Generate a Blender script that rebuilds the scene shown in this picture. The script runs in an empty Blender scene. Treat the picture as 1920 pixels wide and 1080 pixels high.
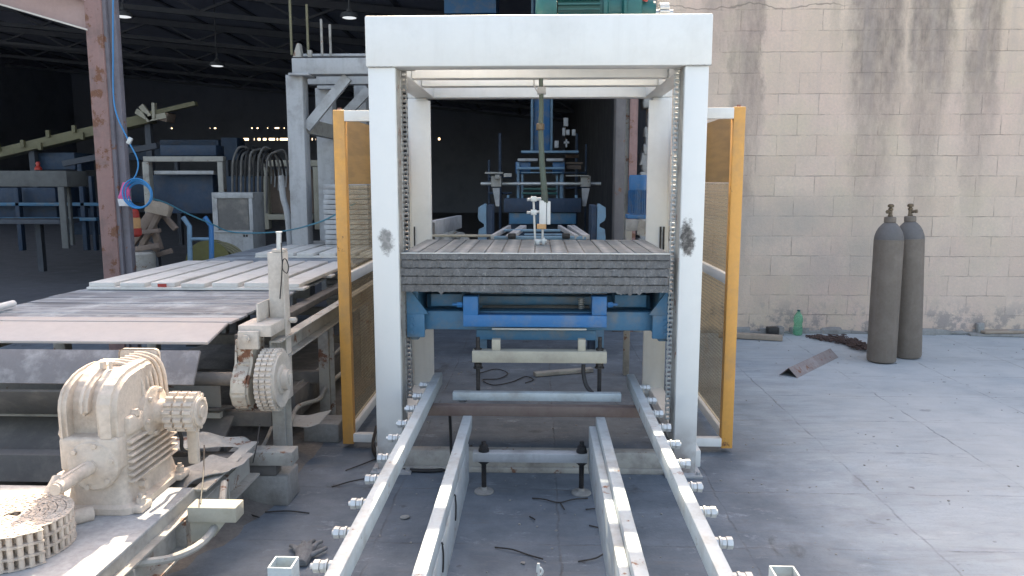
import bpy, bmesh, math, random
from mathutils import Vector, Matrix
import numpy as np
random.seed(7)
PI=math.pi
SC=bpy.context.scene; COL=SC.collection
# ------------------------------------------------------------------ camera
F=1450.0; H=1.6
PIT=math.atan(200/F); YAW=math.atan(50/F*math.cos(PIT))
cam=bpy.data.cameras.new('camera'); camo=bpy.data.objects.new('camera',cam); COL.objects.link(camo)
camo.location=(0,0,H); camo.rotation_euler=(PI/2-PIT,0,YAW)
cam.sensor_width=36; cam.lens=36*F/1920; cam.clip_end=500; cam.clip_start=.05
SC.camera=camo
SC.render.resolution_x=1024; SC.render.resolution_y=576
# ------------------------------------------------------------------ light
SUN_EL=math.radians(43); SUN_AZ=math.radians(-5)      # azimuth from +Y towards +X
w=bpy.data.worlds.new('World'); SC.world=w; w.use_nodes=True
nt=w.node_tree; nt.nodes.clear()
sky=nt.nodes.new('ShaderNodeTexSky'); sky.sky_type='NISHITA'; sky.sun_disc=False
sky.sun_elevation=SUN_EL; sky.sun_rotation=SUN_AZ; sky.air_density=1.0; sky.dust_density=4; sky.ozone_density=1.0
bg=nt.nodes.new('ShaderNodeBackground'); bg.inputs[1].default_value=0.15
wo=nt.nodes.new('ShaderNodeOutputWorld'); tn=nt.nodes.new('ShaderNodeMix'); tn.data_type='RGBA'; tn.blend_type='MULTIPLY'; tn.inputs[0].default_value=1; tn.inputs[7].default_value=(1.20,1.03,.86,1); nt.links.new(sky.outputs[0],tn.inputs[6]); nt.links.new(tn.outputs[2],bg.inputs[0]); nt.links.new(bg.outputs[0],wo.inputs[0])
sl=bpy.data.lights.new('sun','SUN'); sl.energy=3.2; sl.angle=math.radians(.5); sl.color=(1,.86,.64)
so=bpy.data.objects.new('sun',sl); COL.objects.link(so)
sd=Vector((math.sin(SUN_AZ)*math.cos(SUN_EL),math.cos(SUN_AZ)*math.cos(SUN_EL),math.sin(SUN_EL)))
so.rotation_euler=sd.to_track_quat('Z','Y').to_euler()
SC.view_settings.view_transform='Standard'; SC.view_settings.look='None'
SC.view_settings.exposure=2.0; SC.view_settings.gamma=1
# ------------------------------------------------------------------ measuring helpers
_f=Vector((-math.sin(YAW)*math.cos(PIT),math.cos(YAW)*math.cos(PIT),-math.sin(PIT)))
_r=Vector((math.cos(YAW),math.sin(YAW),0)); _u=_r.cross(_f)
def at(px,py,Y):
    d=_f*F+_r*(px-960)+_u*(540-py); t=Y/d.y; p=d*t; return Vector((p.x,Y,p.z+H))
def on(px,py,z=0):
    d=_f*F+_r*(px-960)+_u*(540-py); t=(z-H)/d.z; p=d*t; return Vector((p.x,p.y,z))
# ------------------------------------------------------------------ mesh helpers
class MB:
    def __init__(s): s.bm=bmesh.new()
    def _add(s,vs,fs):
        v=[s.bm.verts.new(p) for p in vs]
        for f in fs:
            try: s.bm.faces.new([v[i] for i in f])
            except ValueError: pass
        return v
    def box(s,x0,x1,y0,y1,z0,z1,bev=0,rot=None):
        if x0>x1:x0,x1=x1,x0
        if y0>y1:y0,y1=y1,y0
        if z0>z1:z0,z1=z1,z0
        vs=[(x,y,z) for x in(x0,x1) for y in(y0,y1) for z in(z0,z1)]
        b=bmesh.new(); v=[b.verts.new(p) for p in vs]
        for f in((0,1,3,2),(4,6,7,5),(0,4,5,1),(2,3,7,6),(0,2,6,4),(1,5,7,3)): b.faces.new([v[i] for i in f])
        if bev>0: bmesh.ops.bevel(b,geom=b.edges[:],offset=bev,segments=2,affect='EDGES',profile=.5)
        if rot is not None:
            c=Vector(((x0+x1)/2,(y0+y1)/2,(z0+z1)/2)); bmesh.ops.transform(b,verts=b.verts[:],matrix=Matrix.Translation(c)@rot.to_4x4()@Matrix.Translation(-c))
        s.merge(b); return s
    def merge(s,b):
        me=bpy.data.meshes.new('t'); b.to_mesh(me); s.bm.from_mesh(me); bpy.data.meshes.remove(me); b.free()
    def frame(s,p,q,up=(0,0,1)):
        d=(Vector(q)-Vector(p)); L=d.length; d=d/L; up=Vector(up)
        if abs(d.dot(up))>.98: up=Vector((0,1,0)) if abs(d.y)<.9 else Vector((1,0,0))
        a=d.cross(up).normalized(); b=a.cross(d).normalized(); return a,b,d
    def bar(s,p,q,w,h,up=(0,0,1),bev=0):     # rectangular bar, centre line p-q, width w sideways, h along up
        p=Vector(p);q=Vector(q);a,b,d=s.frame(p,q,up); L=(q-p).length
        m=MB(); m.box(-w/2,w/2,0,L,-h/2,h/2,bev)
        M=Matrix((a,d,b)).transposed().to_4x4(); M.translation=p
        bmesh.ops.transform(m.bm,verts=m.bm.verts[:],matrix=M); s.merge(m.bm); return s
    def rod(s,p,q,r,n=12,r2=None,cap=True,rot=0):
        p=Vector(p);q=Vector(q);a,b,d=s.frame(p,q); r2=r if r2 is None else r2
        A=[p+(a*math.cos(t)+b*math.sin(t))*r for t in[2*PI*i/n+rot for i in range(n)]]
        B=[q+(a*math.cos(t)+b*math.sin(t))*r2 for t in[2*PI*i/n+rot for i in range(n)]]
        fs=[(i,(i+1)%n,n+(i+1)%n,n+i) for i in range(n)]
        if cap: fs+=[tuple(range(n))[::-1],tuple(range(n,2*n))]
        s._add(A+B,fs); return s
    def tube(s,pts,r,n=8,smooth=True,cap=True):
        pts=[Vector(p) for p in pts]
        if smooth and len(pts)>2: pts=catmull(pts)
        rings=[];prev=None
        for i,p in enumerate(pts):
            d=(pts[min(i+1,len(pts)-1)]-pts[max(i-1,0)]).normalized()
            if prev is None:
                u=Vector((0,0,1)) if abs(d.z)<.9 else Vector((1,0,0)); a=d.cross(u).normalized()
            else: a=(prev-d*prev.dot(d)).normalized()
            prev=a; b=a.cross(d)
            rr=r(i/(len(pts)-1)) if callable(r) else r
            rings.append([p+(a*math.cos(2*PI*k/n)+b*math.sin(2*PI*k/n))*rr for k in range(n)])
        vs=[v for g in rings for v in g]; fs=[]
        for i in range(len(rings)-1):
            for k in range(n): fs.append((i*n+k,i*n+(k+1)%n,(i+1)*n+(k+1)%n,(i+1)*n+k))
        if cap: fs+=[tuple(range(n))[::-1],tuple(range(len(vs)-n,len(vs)))]
        s._add(vs,fs); return s
    def lathe(s,c,prof,n=32,axis='z'):       # prof = [(r,h)]
        c=Vector(c); vs=[];fs=[]
        for r,h in prof:
            for k in range(n):
                a=2*PI*k/n; x,y=r*math.cos(a),r*math.sin(a)
                vs.append(c+(Vector((x,y,h)) if axis=='z' else Vector((h,x,y)) if axis=='x' else Vector((y,h,x))))
        for i in range(len(prof)-1):
            for k in range(n): fs.append((i*n+k,i*n+(k+1)%n,(i+1)*n+(k+1)%n,(i+1)*n+k))
        if prof[0][0]>1e-4: fs.append(tuple(range(n))[::-1])
        if prof[-1][0]>1e-4: fs.append(tuple(range(len(vs)-n,len(vs))))
        s._add(vs,fs); return s
    def prism(s,poly,d0,d1,axis='x'):        # poly in the other two axes (x:(y,z)  y:(x,z)  z:(x,y))
        def m(a,b,d): return (d,a,b) if axis=='x' else (a,d,b) if axis=='y' else (a,b,d)
        n=len(poly); vs=[m(a,b,d0) for a,b in poly]+[m(a,b,d1) for a,b in poly]
        fs=[(i,(i+1)%n,n+(i+1)%n,n+i) for i in range(n)]+[tuple(range(n))[::-1],tuple(range(n,2*n))]
        s._add(vs,fs); return s
    def loft(s,rings):                       # rings: (cx,cy,z,hx,hy,r) rounded rectangles
        vs=[];fs=[];n=32
        for cx,cy,z,hx,hy,r in rings:
            r=min(r,hx,hy)
            for q,(sx,sy) in enumerate(((1,1),(-1,1),(-1,-1),(1,-1))):
                for k in range(8):
                    a=PI/2*q+PI/2*k/7; vs.append((cx+sx*(hx-r)+r*math.cos(a),cy+sy*(hy-r)+r*math.sin(a),z))
        for i in range(len(rings)-1):
            for k in range(n): fs.append((i*n+k,i*n+(k+1)%n,(i+1)*n+(k+1)%n,(i+1)*n+k))
        fs+=[tuple(range(n))[::-1],tuple(range(len(vs)-n,len(vs)))]
        s._add(vs,fs); return s
    def nut(s,c,axis,R,t):
        c=Vector(c);ax=Vector(axis); s.rod(c-ax*t/2,c+ax*t/2,R,6); return s
    def px(s,x0,y0,x1,y1,Y,d,bev=0):         # frontal box whose near face spans a measured rectangle at distance Y
        ym=min(max((y0+y1)/2,0),700); s.box(at(x0,ym,Y).x,at(x1,ym,Y).x,Y,Y+d,at(x0,y1,Y).z,at(x1,y0,Y).z,bev); return s
    def wob(s,amp,sc=3,seed=0):
        from mathutils import noise
        for v in s.bm.verts:
            v.co+=noise.noise_vector(v.co*sc+Vector((seed,seed*2,0)))*amp
        return s
    def cut(s,n=1):
        bmesh.ops.subdivide_edges(s.bm,edges=s.bm.edges[:],cuts=n,use_grid_fill=True); return s
def catmull(P,k=7):
    P=[P[0]*2-P[1]]+P+[P[-1]*2-P[-2]]; out=[]
    for i in range(1,len(P)-2):
        a,b,c,d=P[i-1:i+3]
        for j in range(k):
            t=j/k; out.append(.5*((2*b)+(-a+c)*t+(2*a-5*b+4*c-d)*t*t+(-a+3*b-3*c+d)*t**3))
    out.append(P[-2]); return out
ORI={}
def obj(name,mb,mat,parent=None,smooth=35,label=None):
    me=bpy.data.meshes.new(name)
    bmesh.ops.recalc_face_normals(mb.bm,faces=mb.bm.faces[:])
    o0=ORI[parent.name] if parent else Vector((0,0,0))
    if parent is None:
        xs=[v.co for v in mb.bm.verts]; lo=Vector([min(v[i] for v in xs) for i in range(3)]); hi=Vector([max(v[i] for v in xs) for i in range(3)])
        o0=Vector(((lo.x+hi.x)/2,(lo.y+hi.y)/2,lo.z))
    bmesh.ops.translate(mb.bm,verts=mb.bm.verts[:],vec=-o0)
    mb.bm.to_mesh(me); mb.bm.free()
    o=bpy.data.objects.new(name,me); COL.objects.link(o); me.materials.append(M[mat] if isinstance(mat,str) else mat)
    if parent: o.parent=parent
    else: o.location=o0
    ORI[o.name]=o0.copy()
    if smooth:
        for p in me.polygons: p.use_smooth=True
        me.set_sharp_from_angle(angle=math.radians(smooth))
    if label: o['label']=label
    return o
def thing(name,label,cat,loc=(0,0,0),group=None):
    o=bpy.data.objects.new(name,None); COL.objects.link(o); o.location=loc; o.empty_display_size=.1
    o['label']=label;o['category']=cat
    if group:o['group']=group
    ORI[o.name]=Vector(loc); return o
def tag(o,label,cat,group=None,kind=None):
    o['label']=label;o['category']=cat
    if group:o['group']=group
    if kind:o['kind']=kind
    return o
def struct(o,label=None):
    o['kind']='structure'
    if label:o['label']=label
    return o
def copy_tree(o,parent=None):
    c=o.copy(); COL.objects.link(c); c.parent=parent
    for ch in list(o.children): copy_tree(ch,c)
    return c
def dup(o,delta,label,rz=0):
    c=copy_tree(o); c.location=Vector(o.location)+Vector(delta); c['label']=label
    if rz: c.rotation_euler.z=rz
    return c
# ------------------------------------------------------------------ materials
M={}
class NT:
    def __init__(s,name):
        s.m=bpy.data.materials.new(name); s.m.use_nodes=True; s.t=s.m.node_tree; s.b=s.t.nodes['Principled BSDF']; M[name]=s.m
        s.geo=s.n('ShaderNodeNewGeometry'); s.pos=s.geo.outputs['Position']
        oi=s.n('ShaderNodeObjectInfo'); s.rnd=oi.outputs['Random']
    def n(s,t,**k):
        x=s.t.nodes.new(t)
        for a,b in k.items(): setattr(x,a,b)
        return x
    def l(s,a,b): s.t.links.new(a,b)
    def setv(s,inp,v):
        if hasattr(v,'is_linked') or isinstance(v,bpy.types.NodeSocket): s.l(v,inp)
        else: inp.default_value=v
    def mapv(s,scale,vec=None,loc=(0,0,0)):
        x=s.n('ShaderNodeMapping'); s.l(vec or s.pos,x.inputs[0]); x.inputs['Scale'].default_value=scale if hasattr(scale,'__len__') else (scale,)*3; x.inputs['Location'].default_value=loc; return x.outputs[0]
    def noise(s,scale,detail=4,rough=.6,vec=None,dist=0):
        x=s.n('ShaderNodeTexNoise'); s.l(vec or s.pos,x.inputs['Vector']); x.inputs['Scale'].default_value=scale; x.inputs['Detail'].default_value=detail; x.inputs['Roughness'].default_value=rough; x.inputs['Distortion'].default_value=dist; return x.outputs[0]
    def ramp(s,v,a,b,lo=0.,hi=1.,smooth=False):
        x=s.n('ShaderNodeMapRange'); s.setv(x.inputs[0],v); x.inputs[1].default_value=a; x.inputs[2].default_value=b; x.inputs[3].default_value=lo; x.inputs[4].default_value=hi
        if smooth:x.interpolation_type='SMOOTHSTEP'
        return x.outputs[0]
    def math(s,op,a,b=0.):
        x=s.n('ShaderNodeMath',operation=op); s.setv(x.inputs[0],a); s.setv(x.inputs[1],b); return x.outputs[0]
    def mix(s,f,a,b,mode='MIX'):
        x=s.n('ShaderNodeMix',data_type='RGBA',blend_type=mode); s.setv(x.inputs[0],f)
        for i,v in((6,a),(7,b)):
            if isinstance(v,(tuple,list)): x.inputs[i].default_value=(*v[:3],1)
            else: s.l(v,x.inputs[i])
        return x.outputs[2]
    def sep(s,v=None):
        x=s.n('ShaderNodeSeparateXYZ'); s.l(v or s.pos,x.inputs[0]); return x.outputs
    def bump(s,h,strength,dist=.01):
        x=s.n('ShaderNodeBump'); x.inputs['Strength'].default_value=strength; x.inputs['Distance'].default_value=dist; s.l(h,x.inputs['Height']); s.l(x.outputs[0],s.b.inputs['Normal'])
    def out(s,c=None,rough=None,metal=None):
        if c is not None: s.setv(s.b.inputs['Base Color'],(*c,1) if isinstance(c,tuple) else c)
        if rough is not None: s.setv(s.b.inputs['Roughness'],rough)
        if metal is not None: s.setv(s.b.inputs['Metallic'],metal)
def paint(name,col,dirt=(.2,.17,.14),amt=.25,sc=6,rough=.5,metal=0,bump=.15,rust=0,fine=.08,streak=0):
    t=NT(name); c=t.mix(t.ramp(t.noise(sc*9,3),.35,.7,0,fine*3),col,tuple(x*.72 for x in col))
    f=t.ramp(t.noise(sc,8,.68),.48,.80,0,amt*2.2); c=t.mix(f,c,dirt)
    if streak:
        f=t.ramp(t.noise(1,4,.6,t.mapv((14,14,1.3))),.52,.72,0,streak); c=t.mix(f,c,dirt)
    if rust:
        r=t.ramp(t.noise(sc*1.6,9,.72),.62-rust*.25,.66-rust*.22); c=t.mix(r,c,t.mix(t.noise(60,3),(.09,.035,.018),(.26,.13,.08)))
    t.out(c,t.ramp(t.noise(sc*3,4),.3,.7,rough*.8,min(1,rough*1.25)),metal)
    t.bump(t.noise(sc*12,5),bump,.004); return t
paint('white_paint',(.72,.73,.72),(.40,.39,.36),.13,3,.42,bump=.06,fine=.03,streak=.10)
paint('rail_paint',(.42,.475,.50),(.22,.20,.18),.42,6,.45,bump=.1,fine=.08,rust=.02)
paint('dull_white',(.42,.43,.44),(.16,.15,.14),.4,5,.55,streak=.25)
paint('dusty_cream',(.58,.53,.47),(.33,.29,.25),.38,7,.85,bump=.5,fine=.15)
paint('dusty_gear',(.60,.52,.44),(.24,.20,.165),.42,6,.9,bump=.7,fine=.15)
paint('machine_grey',(.38,.37,.34),(.14,.13,.12),.5,5,.7,bump=.4,rust=.12)
paint('machine_dark',(.135,.13,.125),(.26,.24,.215),.55,5,.7,bump=.3)
paint('beige_paint',(.40,.38,.31),(.2,.18,.15),.3,6,.55,bump=.1)
paint('yellow_paint',(.70,.36,.085),(.38,.24,.12),.34,5,.45,bump=.1,fine=.08,rust=.02,streak=.2)
paint('blue_paint',(.03,.155,.38),(.17,.20,.23),.5,7,.45,bump=.1,fine=.1)
paint('blue_dull',(.055,.17,.30),(.16,.18,.19),.62,6,.5,bump=.1,fine=.1)
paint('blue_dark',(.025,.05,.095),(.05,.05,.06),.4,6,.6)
paint('blue_light',(.16,.28,.40),(.12,.14,.16),.4,6,.5)
paint('green_paint',(.015,.11,.105),(.1,.13,.12),.15,6,.35,bump=.05)
paint('black_metal',(.018,.018,.02),(.07,.06,.055),.3,9,.5)
paint('rubber',(.012,.012,.014),(.06,.06,.06),.3,9,.55,bump=.05)
paint('steel',(.50,.51,.52),(.2,.18,.16),.25,10,.35,metal=.8,bump=.1)
paint('zinc',(.60,.62,.62),(.35,.35,.34),.3,14,.38,metal=.35,bump=.08)
paint('chain_steel',(.40,.40,.39),(.14,.12,.10),.45,14,.4,metal=.6)
paint('rust_brown',(.29,.18,.165),(.13,.10,.095),.4,5,.75,bump=.4,rust=.3,streak=.4)
paint('pink_primer',(.42,.30,.28),(.25,.2,.18),.3,4,.7)
paint('cylinder_grey',(.16,.135,.112),(.22,.19,.165),.35,5,.6,bump=.25,streak=.35,fine=.15)
paint('cylinder_shoulder',(.125,.12,.12),(.10,.095,.09),.4,7,.6,bump=.2)
paint('brass',(.16,.125,.085),(.1,.08,.06),.4,20,.45,metal=.6)
paint('orange_plastic',(.62,.36,.16),(.3,.2,.12),.3,20,.5)
paint('pink_cloth',(.62,.12,.30),(.4,.1,.2),.3,20,.9)
paint('white_cloth',(.7,.7,.72),(.4,.4,.4),.3,20,.9)
paint('blue_hose',(.03,.22,.5),(.05,.15,.3),.2,20,.4)
paint('teal_cable',(.05,.20,.28),(.05,.12,.16),.3,20,.5)
paint('glove_grey',(.20,.21,.22),(.08,.08,.08),.5,25,.95,bump=.5,fine=.3)
paint('green_gold',(.15,.145,.05),(.1,.1,.05),.4,9,.7)
paint('red_plastic',(.4,.04,.03),(.1,.05,.05),.2,9,.5)
paint('hall_dark',(.19,.215,.28),(.11,.12,.15),.4,.7,.9,bump=.1,fine=.03)
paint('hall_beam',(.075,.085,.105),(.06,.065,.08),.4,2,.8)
paint('hall_grey',(.13,.135,.135),(.07,.07,.07),.4,4,.8)
paint('conveyor_olive',(.19,.18,.11),(.1,.09,.06),.4,4,.7)
paint('brown_board',(.22,.17,.14),(.1,.08,.07),.4,4,.8)
_l=paint('lamp_white',(.75,.75,.74),(.4,.4,.4),.1,4,.4); _l.b.inputs['Emission Color'].default_value=(.93,.97,1,1); _l.b.inputs['Emission Strength'].default_value=.22  # lamp glass given a faint glow of its own
paint('hose_olive',(.09,.12,.10),(.05,.05,.05),.3,9,.6)
paint('cement',(.30,.30,.29),(.16,.15,.14),.5,5,.95,bump=.7,fine=.2)
paint('wood_scrap',(.36,.30,.24),(.2,.16,.13),.4,9,.85,bump=.5,streak=.3)
paint('dusty_plank',(.66,.64,.60),(.36,.32,.28),.32,4,.85,bump=.5,fine=.1)
paint('pink_plank',(.43,.405,.395),(.45,.38,.36),.2,3,.8,bump=.3,fine=.06)
paint('dark_twig',(.03,.027,.025),(.06,.05,.05),.3,20,.8)
# burn marks on the painted posts
def burnt():
    t=NT('white_paint_burnt')
    c=t.mix(t.ramp(t.noise(3,8,.68),.48,.8,0,.15),(.72,.73,.72),(.34,.34,.33))
    def spot(c0,rx,rz,seed):
        s=t.sep(); nz=t.noise(16,7,.75); 
        dx=t.math('DIVIDE',t.math('SUBTRACT',s[0],c0.x),rx); dz=t.math('DIVIDE',t.math('SUBTRACT',s[2],c0.z),rz)
        d=t.math('SQRT',t.math('ADD',t.math('MULTIPLY',dx,dx),t.math('MULTIPLY',dz,dz)))
        d=t.math('ADD',d,t.ramp(nz,.2,.8,-.75,.75)); return t.ramp(d,.65,1.25,1,0,True)
    a=t.math('MULTIPLY',spot(at(724,454,4.1),.036,.07,1),.75); b=spot(at(1289,446,4.1),.036,.10,2)
    f=t.math('MULTIPLY',t.math('MAXIMUM',a,b),.95); c=t.mix(f,c,t.mix(t.ramp(t.noise(45,4),.45,.7),(.018,.014,.013),(.22,.20,.19)))
    s=t.sep(); g=t.ramp(s[2],.34,.03); g=t.math('MULTIPLY',g,t.ramp(t.noise(7,6),.35,.65,.1,.9)); c=t.mix(g,c,(.16,.11,.09))
    t.out(c,.42); t.bump(t.noise(30,4),.05,.004)
burnt()
def tinted():
    t=NT('tinted_sheet'); t.t.nodes.remove(t.b)
    tr=t.n('ShaderNodeBsdfTransparent'); tr.inputs[0].default_value=(.93,.87,.76,1)
    df=t.n('ShaderNodeBsdfDiffuse'); df.inputs[0].default_value=(.52,.43,.31,1)
    gl=t.n('ShaderNodeBsdfGlossy'); gl.inputs['Roughness'].default_value=.12; gl.inputs[0].default_value=(.9,.85,.75,1)
    m1=t.n('ShaderNodeMixShader'); wv=t.n('ShaderNodeTexWave'); wv.bands_direction='Z'; t.l(t.pos,wv.inputs[0]); wv.inputs['Scale'].default_value=14; wv.inputs['Distortion'].default_value=.6; t.l(t.math('ADD',t.ramp(wv.outputs[1],.6,.95,.13,.34),t.ramp(t.noise(5,7,.7),.5,.75,0,.22)),m1.inputs[0]); t.l(tr.outputs[0],m1.inputs[1]); t.l(df.outputs[0],m1.inputs[2])
    m2=t.n('ShaderNodeMixShader'); m2.inputs[0].default_value=.06; t.l(m1.outputs[0],m2.inputs[1]); t.l(gl.outputs[0],m2.inputs[2])
    t.l(m2.outputs[0],t.t.nodes['Material Output'].inputs[0])
tinted()
def amber():
    t=NT('amber_board'); t.b.inputs['Roughness'].default_value=.45
    n=t.noise(3,5,.6,t.mapv((1,1,9))); t.out(t.mix(t.ramp(n,.4,.6),(.42,.25,.085),(.33,.20,.07)),.4)
amber()
def green_glass():
    t=NT('green_plastic'); b=t.b; b.inputs['Base Color'].default_value=(.34,.72,.50,1); b.inputs['Roughness'].default_value=.12; b.inputs['Transmission Weight'].default_value=.75; b.inputs['IOR'].default_value=1.2
green_glass()
def wallmat():
    t=NT('block_wall'); s=t.sep(); cb=t.n('ShaderNodeCombineXYZ'); t.l(s[0],cb.inputs[0]); t.l(s[2],cb.inputs[1])
    wv=t.n('ShaderNodeVectorMath',operation='ADD'); t.l(cb.outputs[0],wv.inputs[0])
    nn=t.n('ShaderNodeTexNoise'); t.l(t.pos,nn.inputs['Vector']); nn.inputs['Scale'].default_value=5; nn.inputs['Detail'].default_value=6; nn.inputs['Roughness'].default_value=.7
    sc=t.n('ShaderNodeVectorMath',operation='SCALE'); t.l(nn.outputs[1],sc.inputs[0]); sc.inputs['Scale'].default_value=.022; t.l(sc.outputs[0],wv.inputs[1])
    br=t.n('ShaderNodeTexBrick'); t.l(wv.outputs[0],br.inputs['Vector']); br.inputs['Scale'].default_value=1; br.inputs['Brick Width'].default_value=.41; br.inputs['Row Height'].default_value=.208
    br.inputs['Mortar Size'].default_value=.006; br.inputs['Mortar Smooth'].default_value=.55; br.inputs['Bias'].default_value=0
    br.inputs['Color1'].default_value=(0,0,0,1); br.inputs['Color2'].default_value=(1,1,1,1); br.inputs['Mortar'].default_value=(.5,.5,.5,1)
    base=t.mix(br.outputs['Color'],(.65,.52,.405),(.71,.58,.465))
    base=t.mix(t.ramp(t.noise(.9,5,.6),.42,.68,0,.75),base,(.70,.52,.45))
    base=t.mix(t.ramp(t.noise(1.7,6,.65),.50,.68,0,.55),base,(.64,.56,.40))
    base=t.mix(t.ramp(t.noise(2.6,9,.8,t.mapv((1,1,.6))),.45,.75,0,.45),base,(.44,.37,.31)); base=t.mix(t.ramp(t.noise(40,5,.7),.35,.75,0,.5),base,(.48,.42,.37))
    mort=t.math('MULTIPLY',br.outputs['Fac'],t.ramp(t.noise(4,6,.75),.42,.66,.04,.62))
    c=t.mix(mort,base,(.27,.22,.19))
    # weather stains that run down from the top
    stain=None; nx=t.math('MULTIPLY',t.math('SUBTRACT',t.noise(2.2,7,.7,t.mapv((1,1,.55))),.5),.42)
    sx=t.math('ADD',s[0],nx); edge=t.ramp(t.noise(14,6,.7,t.mapv((1,1,.35))),.3,.7,.45,1.1)
    for px,wd,ylow,am in((1412,.11,330,.75),(1392,.13,560,.6),(1345,.16,180,.5),(1565,.06,90,.6),(1642,.27,290,.95),(1640,.20,430,.55),(1742,.22,270,.95),(1740,.15,440,.5),(1840,.19,290,.88),(1835,.13,420,.45),(1960,.2,200,.7),(2100,.3,300,.8)):
        p=at(px,150,8.2); q=at(px,ylow,8.2)
        d=t.math('ABSOLUTE',t.math('SUBTRACT',sx,p.x)); b=t.ramp(d,wd*1.25,wd*.6,0,1,True)
        v=t.ramp(t.math('ADD',s[2],t.math('MULTIPLY',nx,1.5)),q.z-.35,q.z+1.1,0,am,True)
        k=t.math('MULTIPLY',t.math('MULTIPLY',b,v),edge); stain=k if stain is None else t.math('MAXIMUM',stain,k)
    c=t.mix(stain,c,t.mix(t.noise(7,4),(.205,.168,.142),(.28,.235,.21)))
    st=t.ramp(t.noise(1,5,.6,t.mapv((9,1,.5))),.5,.72,0,.38); c=t.mix(t.math('MULTIPLY',st,t.ramp(s[2],1.2,3)),c,(.40,.35,.33))
    # grey render patch and damp foot
    g=t.math('MULTIPLY',t.ramp(t.noise(1.3,5,.6),.36,.56),t.math('MULTIPLY',t.ramp(s[0],4.2,3.0),t.ramp(t.math('ABSOLUTE',t.math('SUBTRACT',s[2],1.0)),.55,.25,0,.7)))
    c=t.mix(g,c,(.44,.395,.345))
    f=t.math('MULTIPLY',t.ramp(s[2],.42,.12,0,1,True),t.ramp(t.noise(3.3,8,.75),.50,.56,0,.8)); c=t.mix(f,c,(.30,.27,.26))
    cr=t.ramp(t.math('ABSOLUTE',t.math('SUBTRACT',t.math('ADD',s[2],t.math('MULTIPLY',t.math('SUBTRACT',t.noise(1.4,4,.6),.5),.35)),at(1500,12,8.2).z)),.003,.008,.6,0); cr=t.math('MULTIPLY',cr,t.ramp(s[0],3.2,2.9)); c=t.mix(cr,c,(.16,.14,.12))
    t.out(c,.95); hh=t.math('SUBTRACT',t.math('ADD',t.math('MULTIPLY',t.noise(28,7,.7),.5),t.math('MULTIPLY',t.noise(120,3),.25)),t.math('MULTIPLY',mort,.8)); t.bump(hh,.75,.018)
wallmat()
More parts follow.
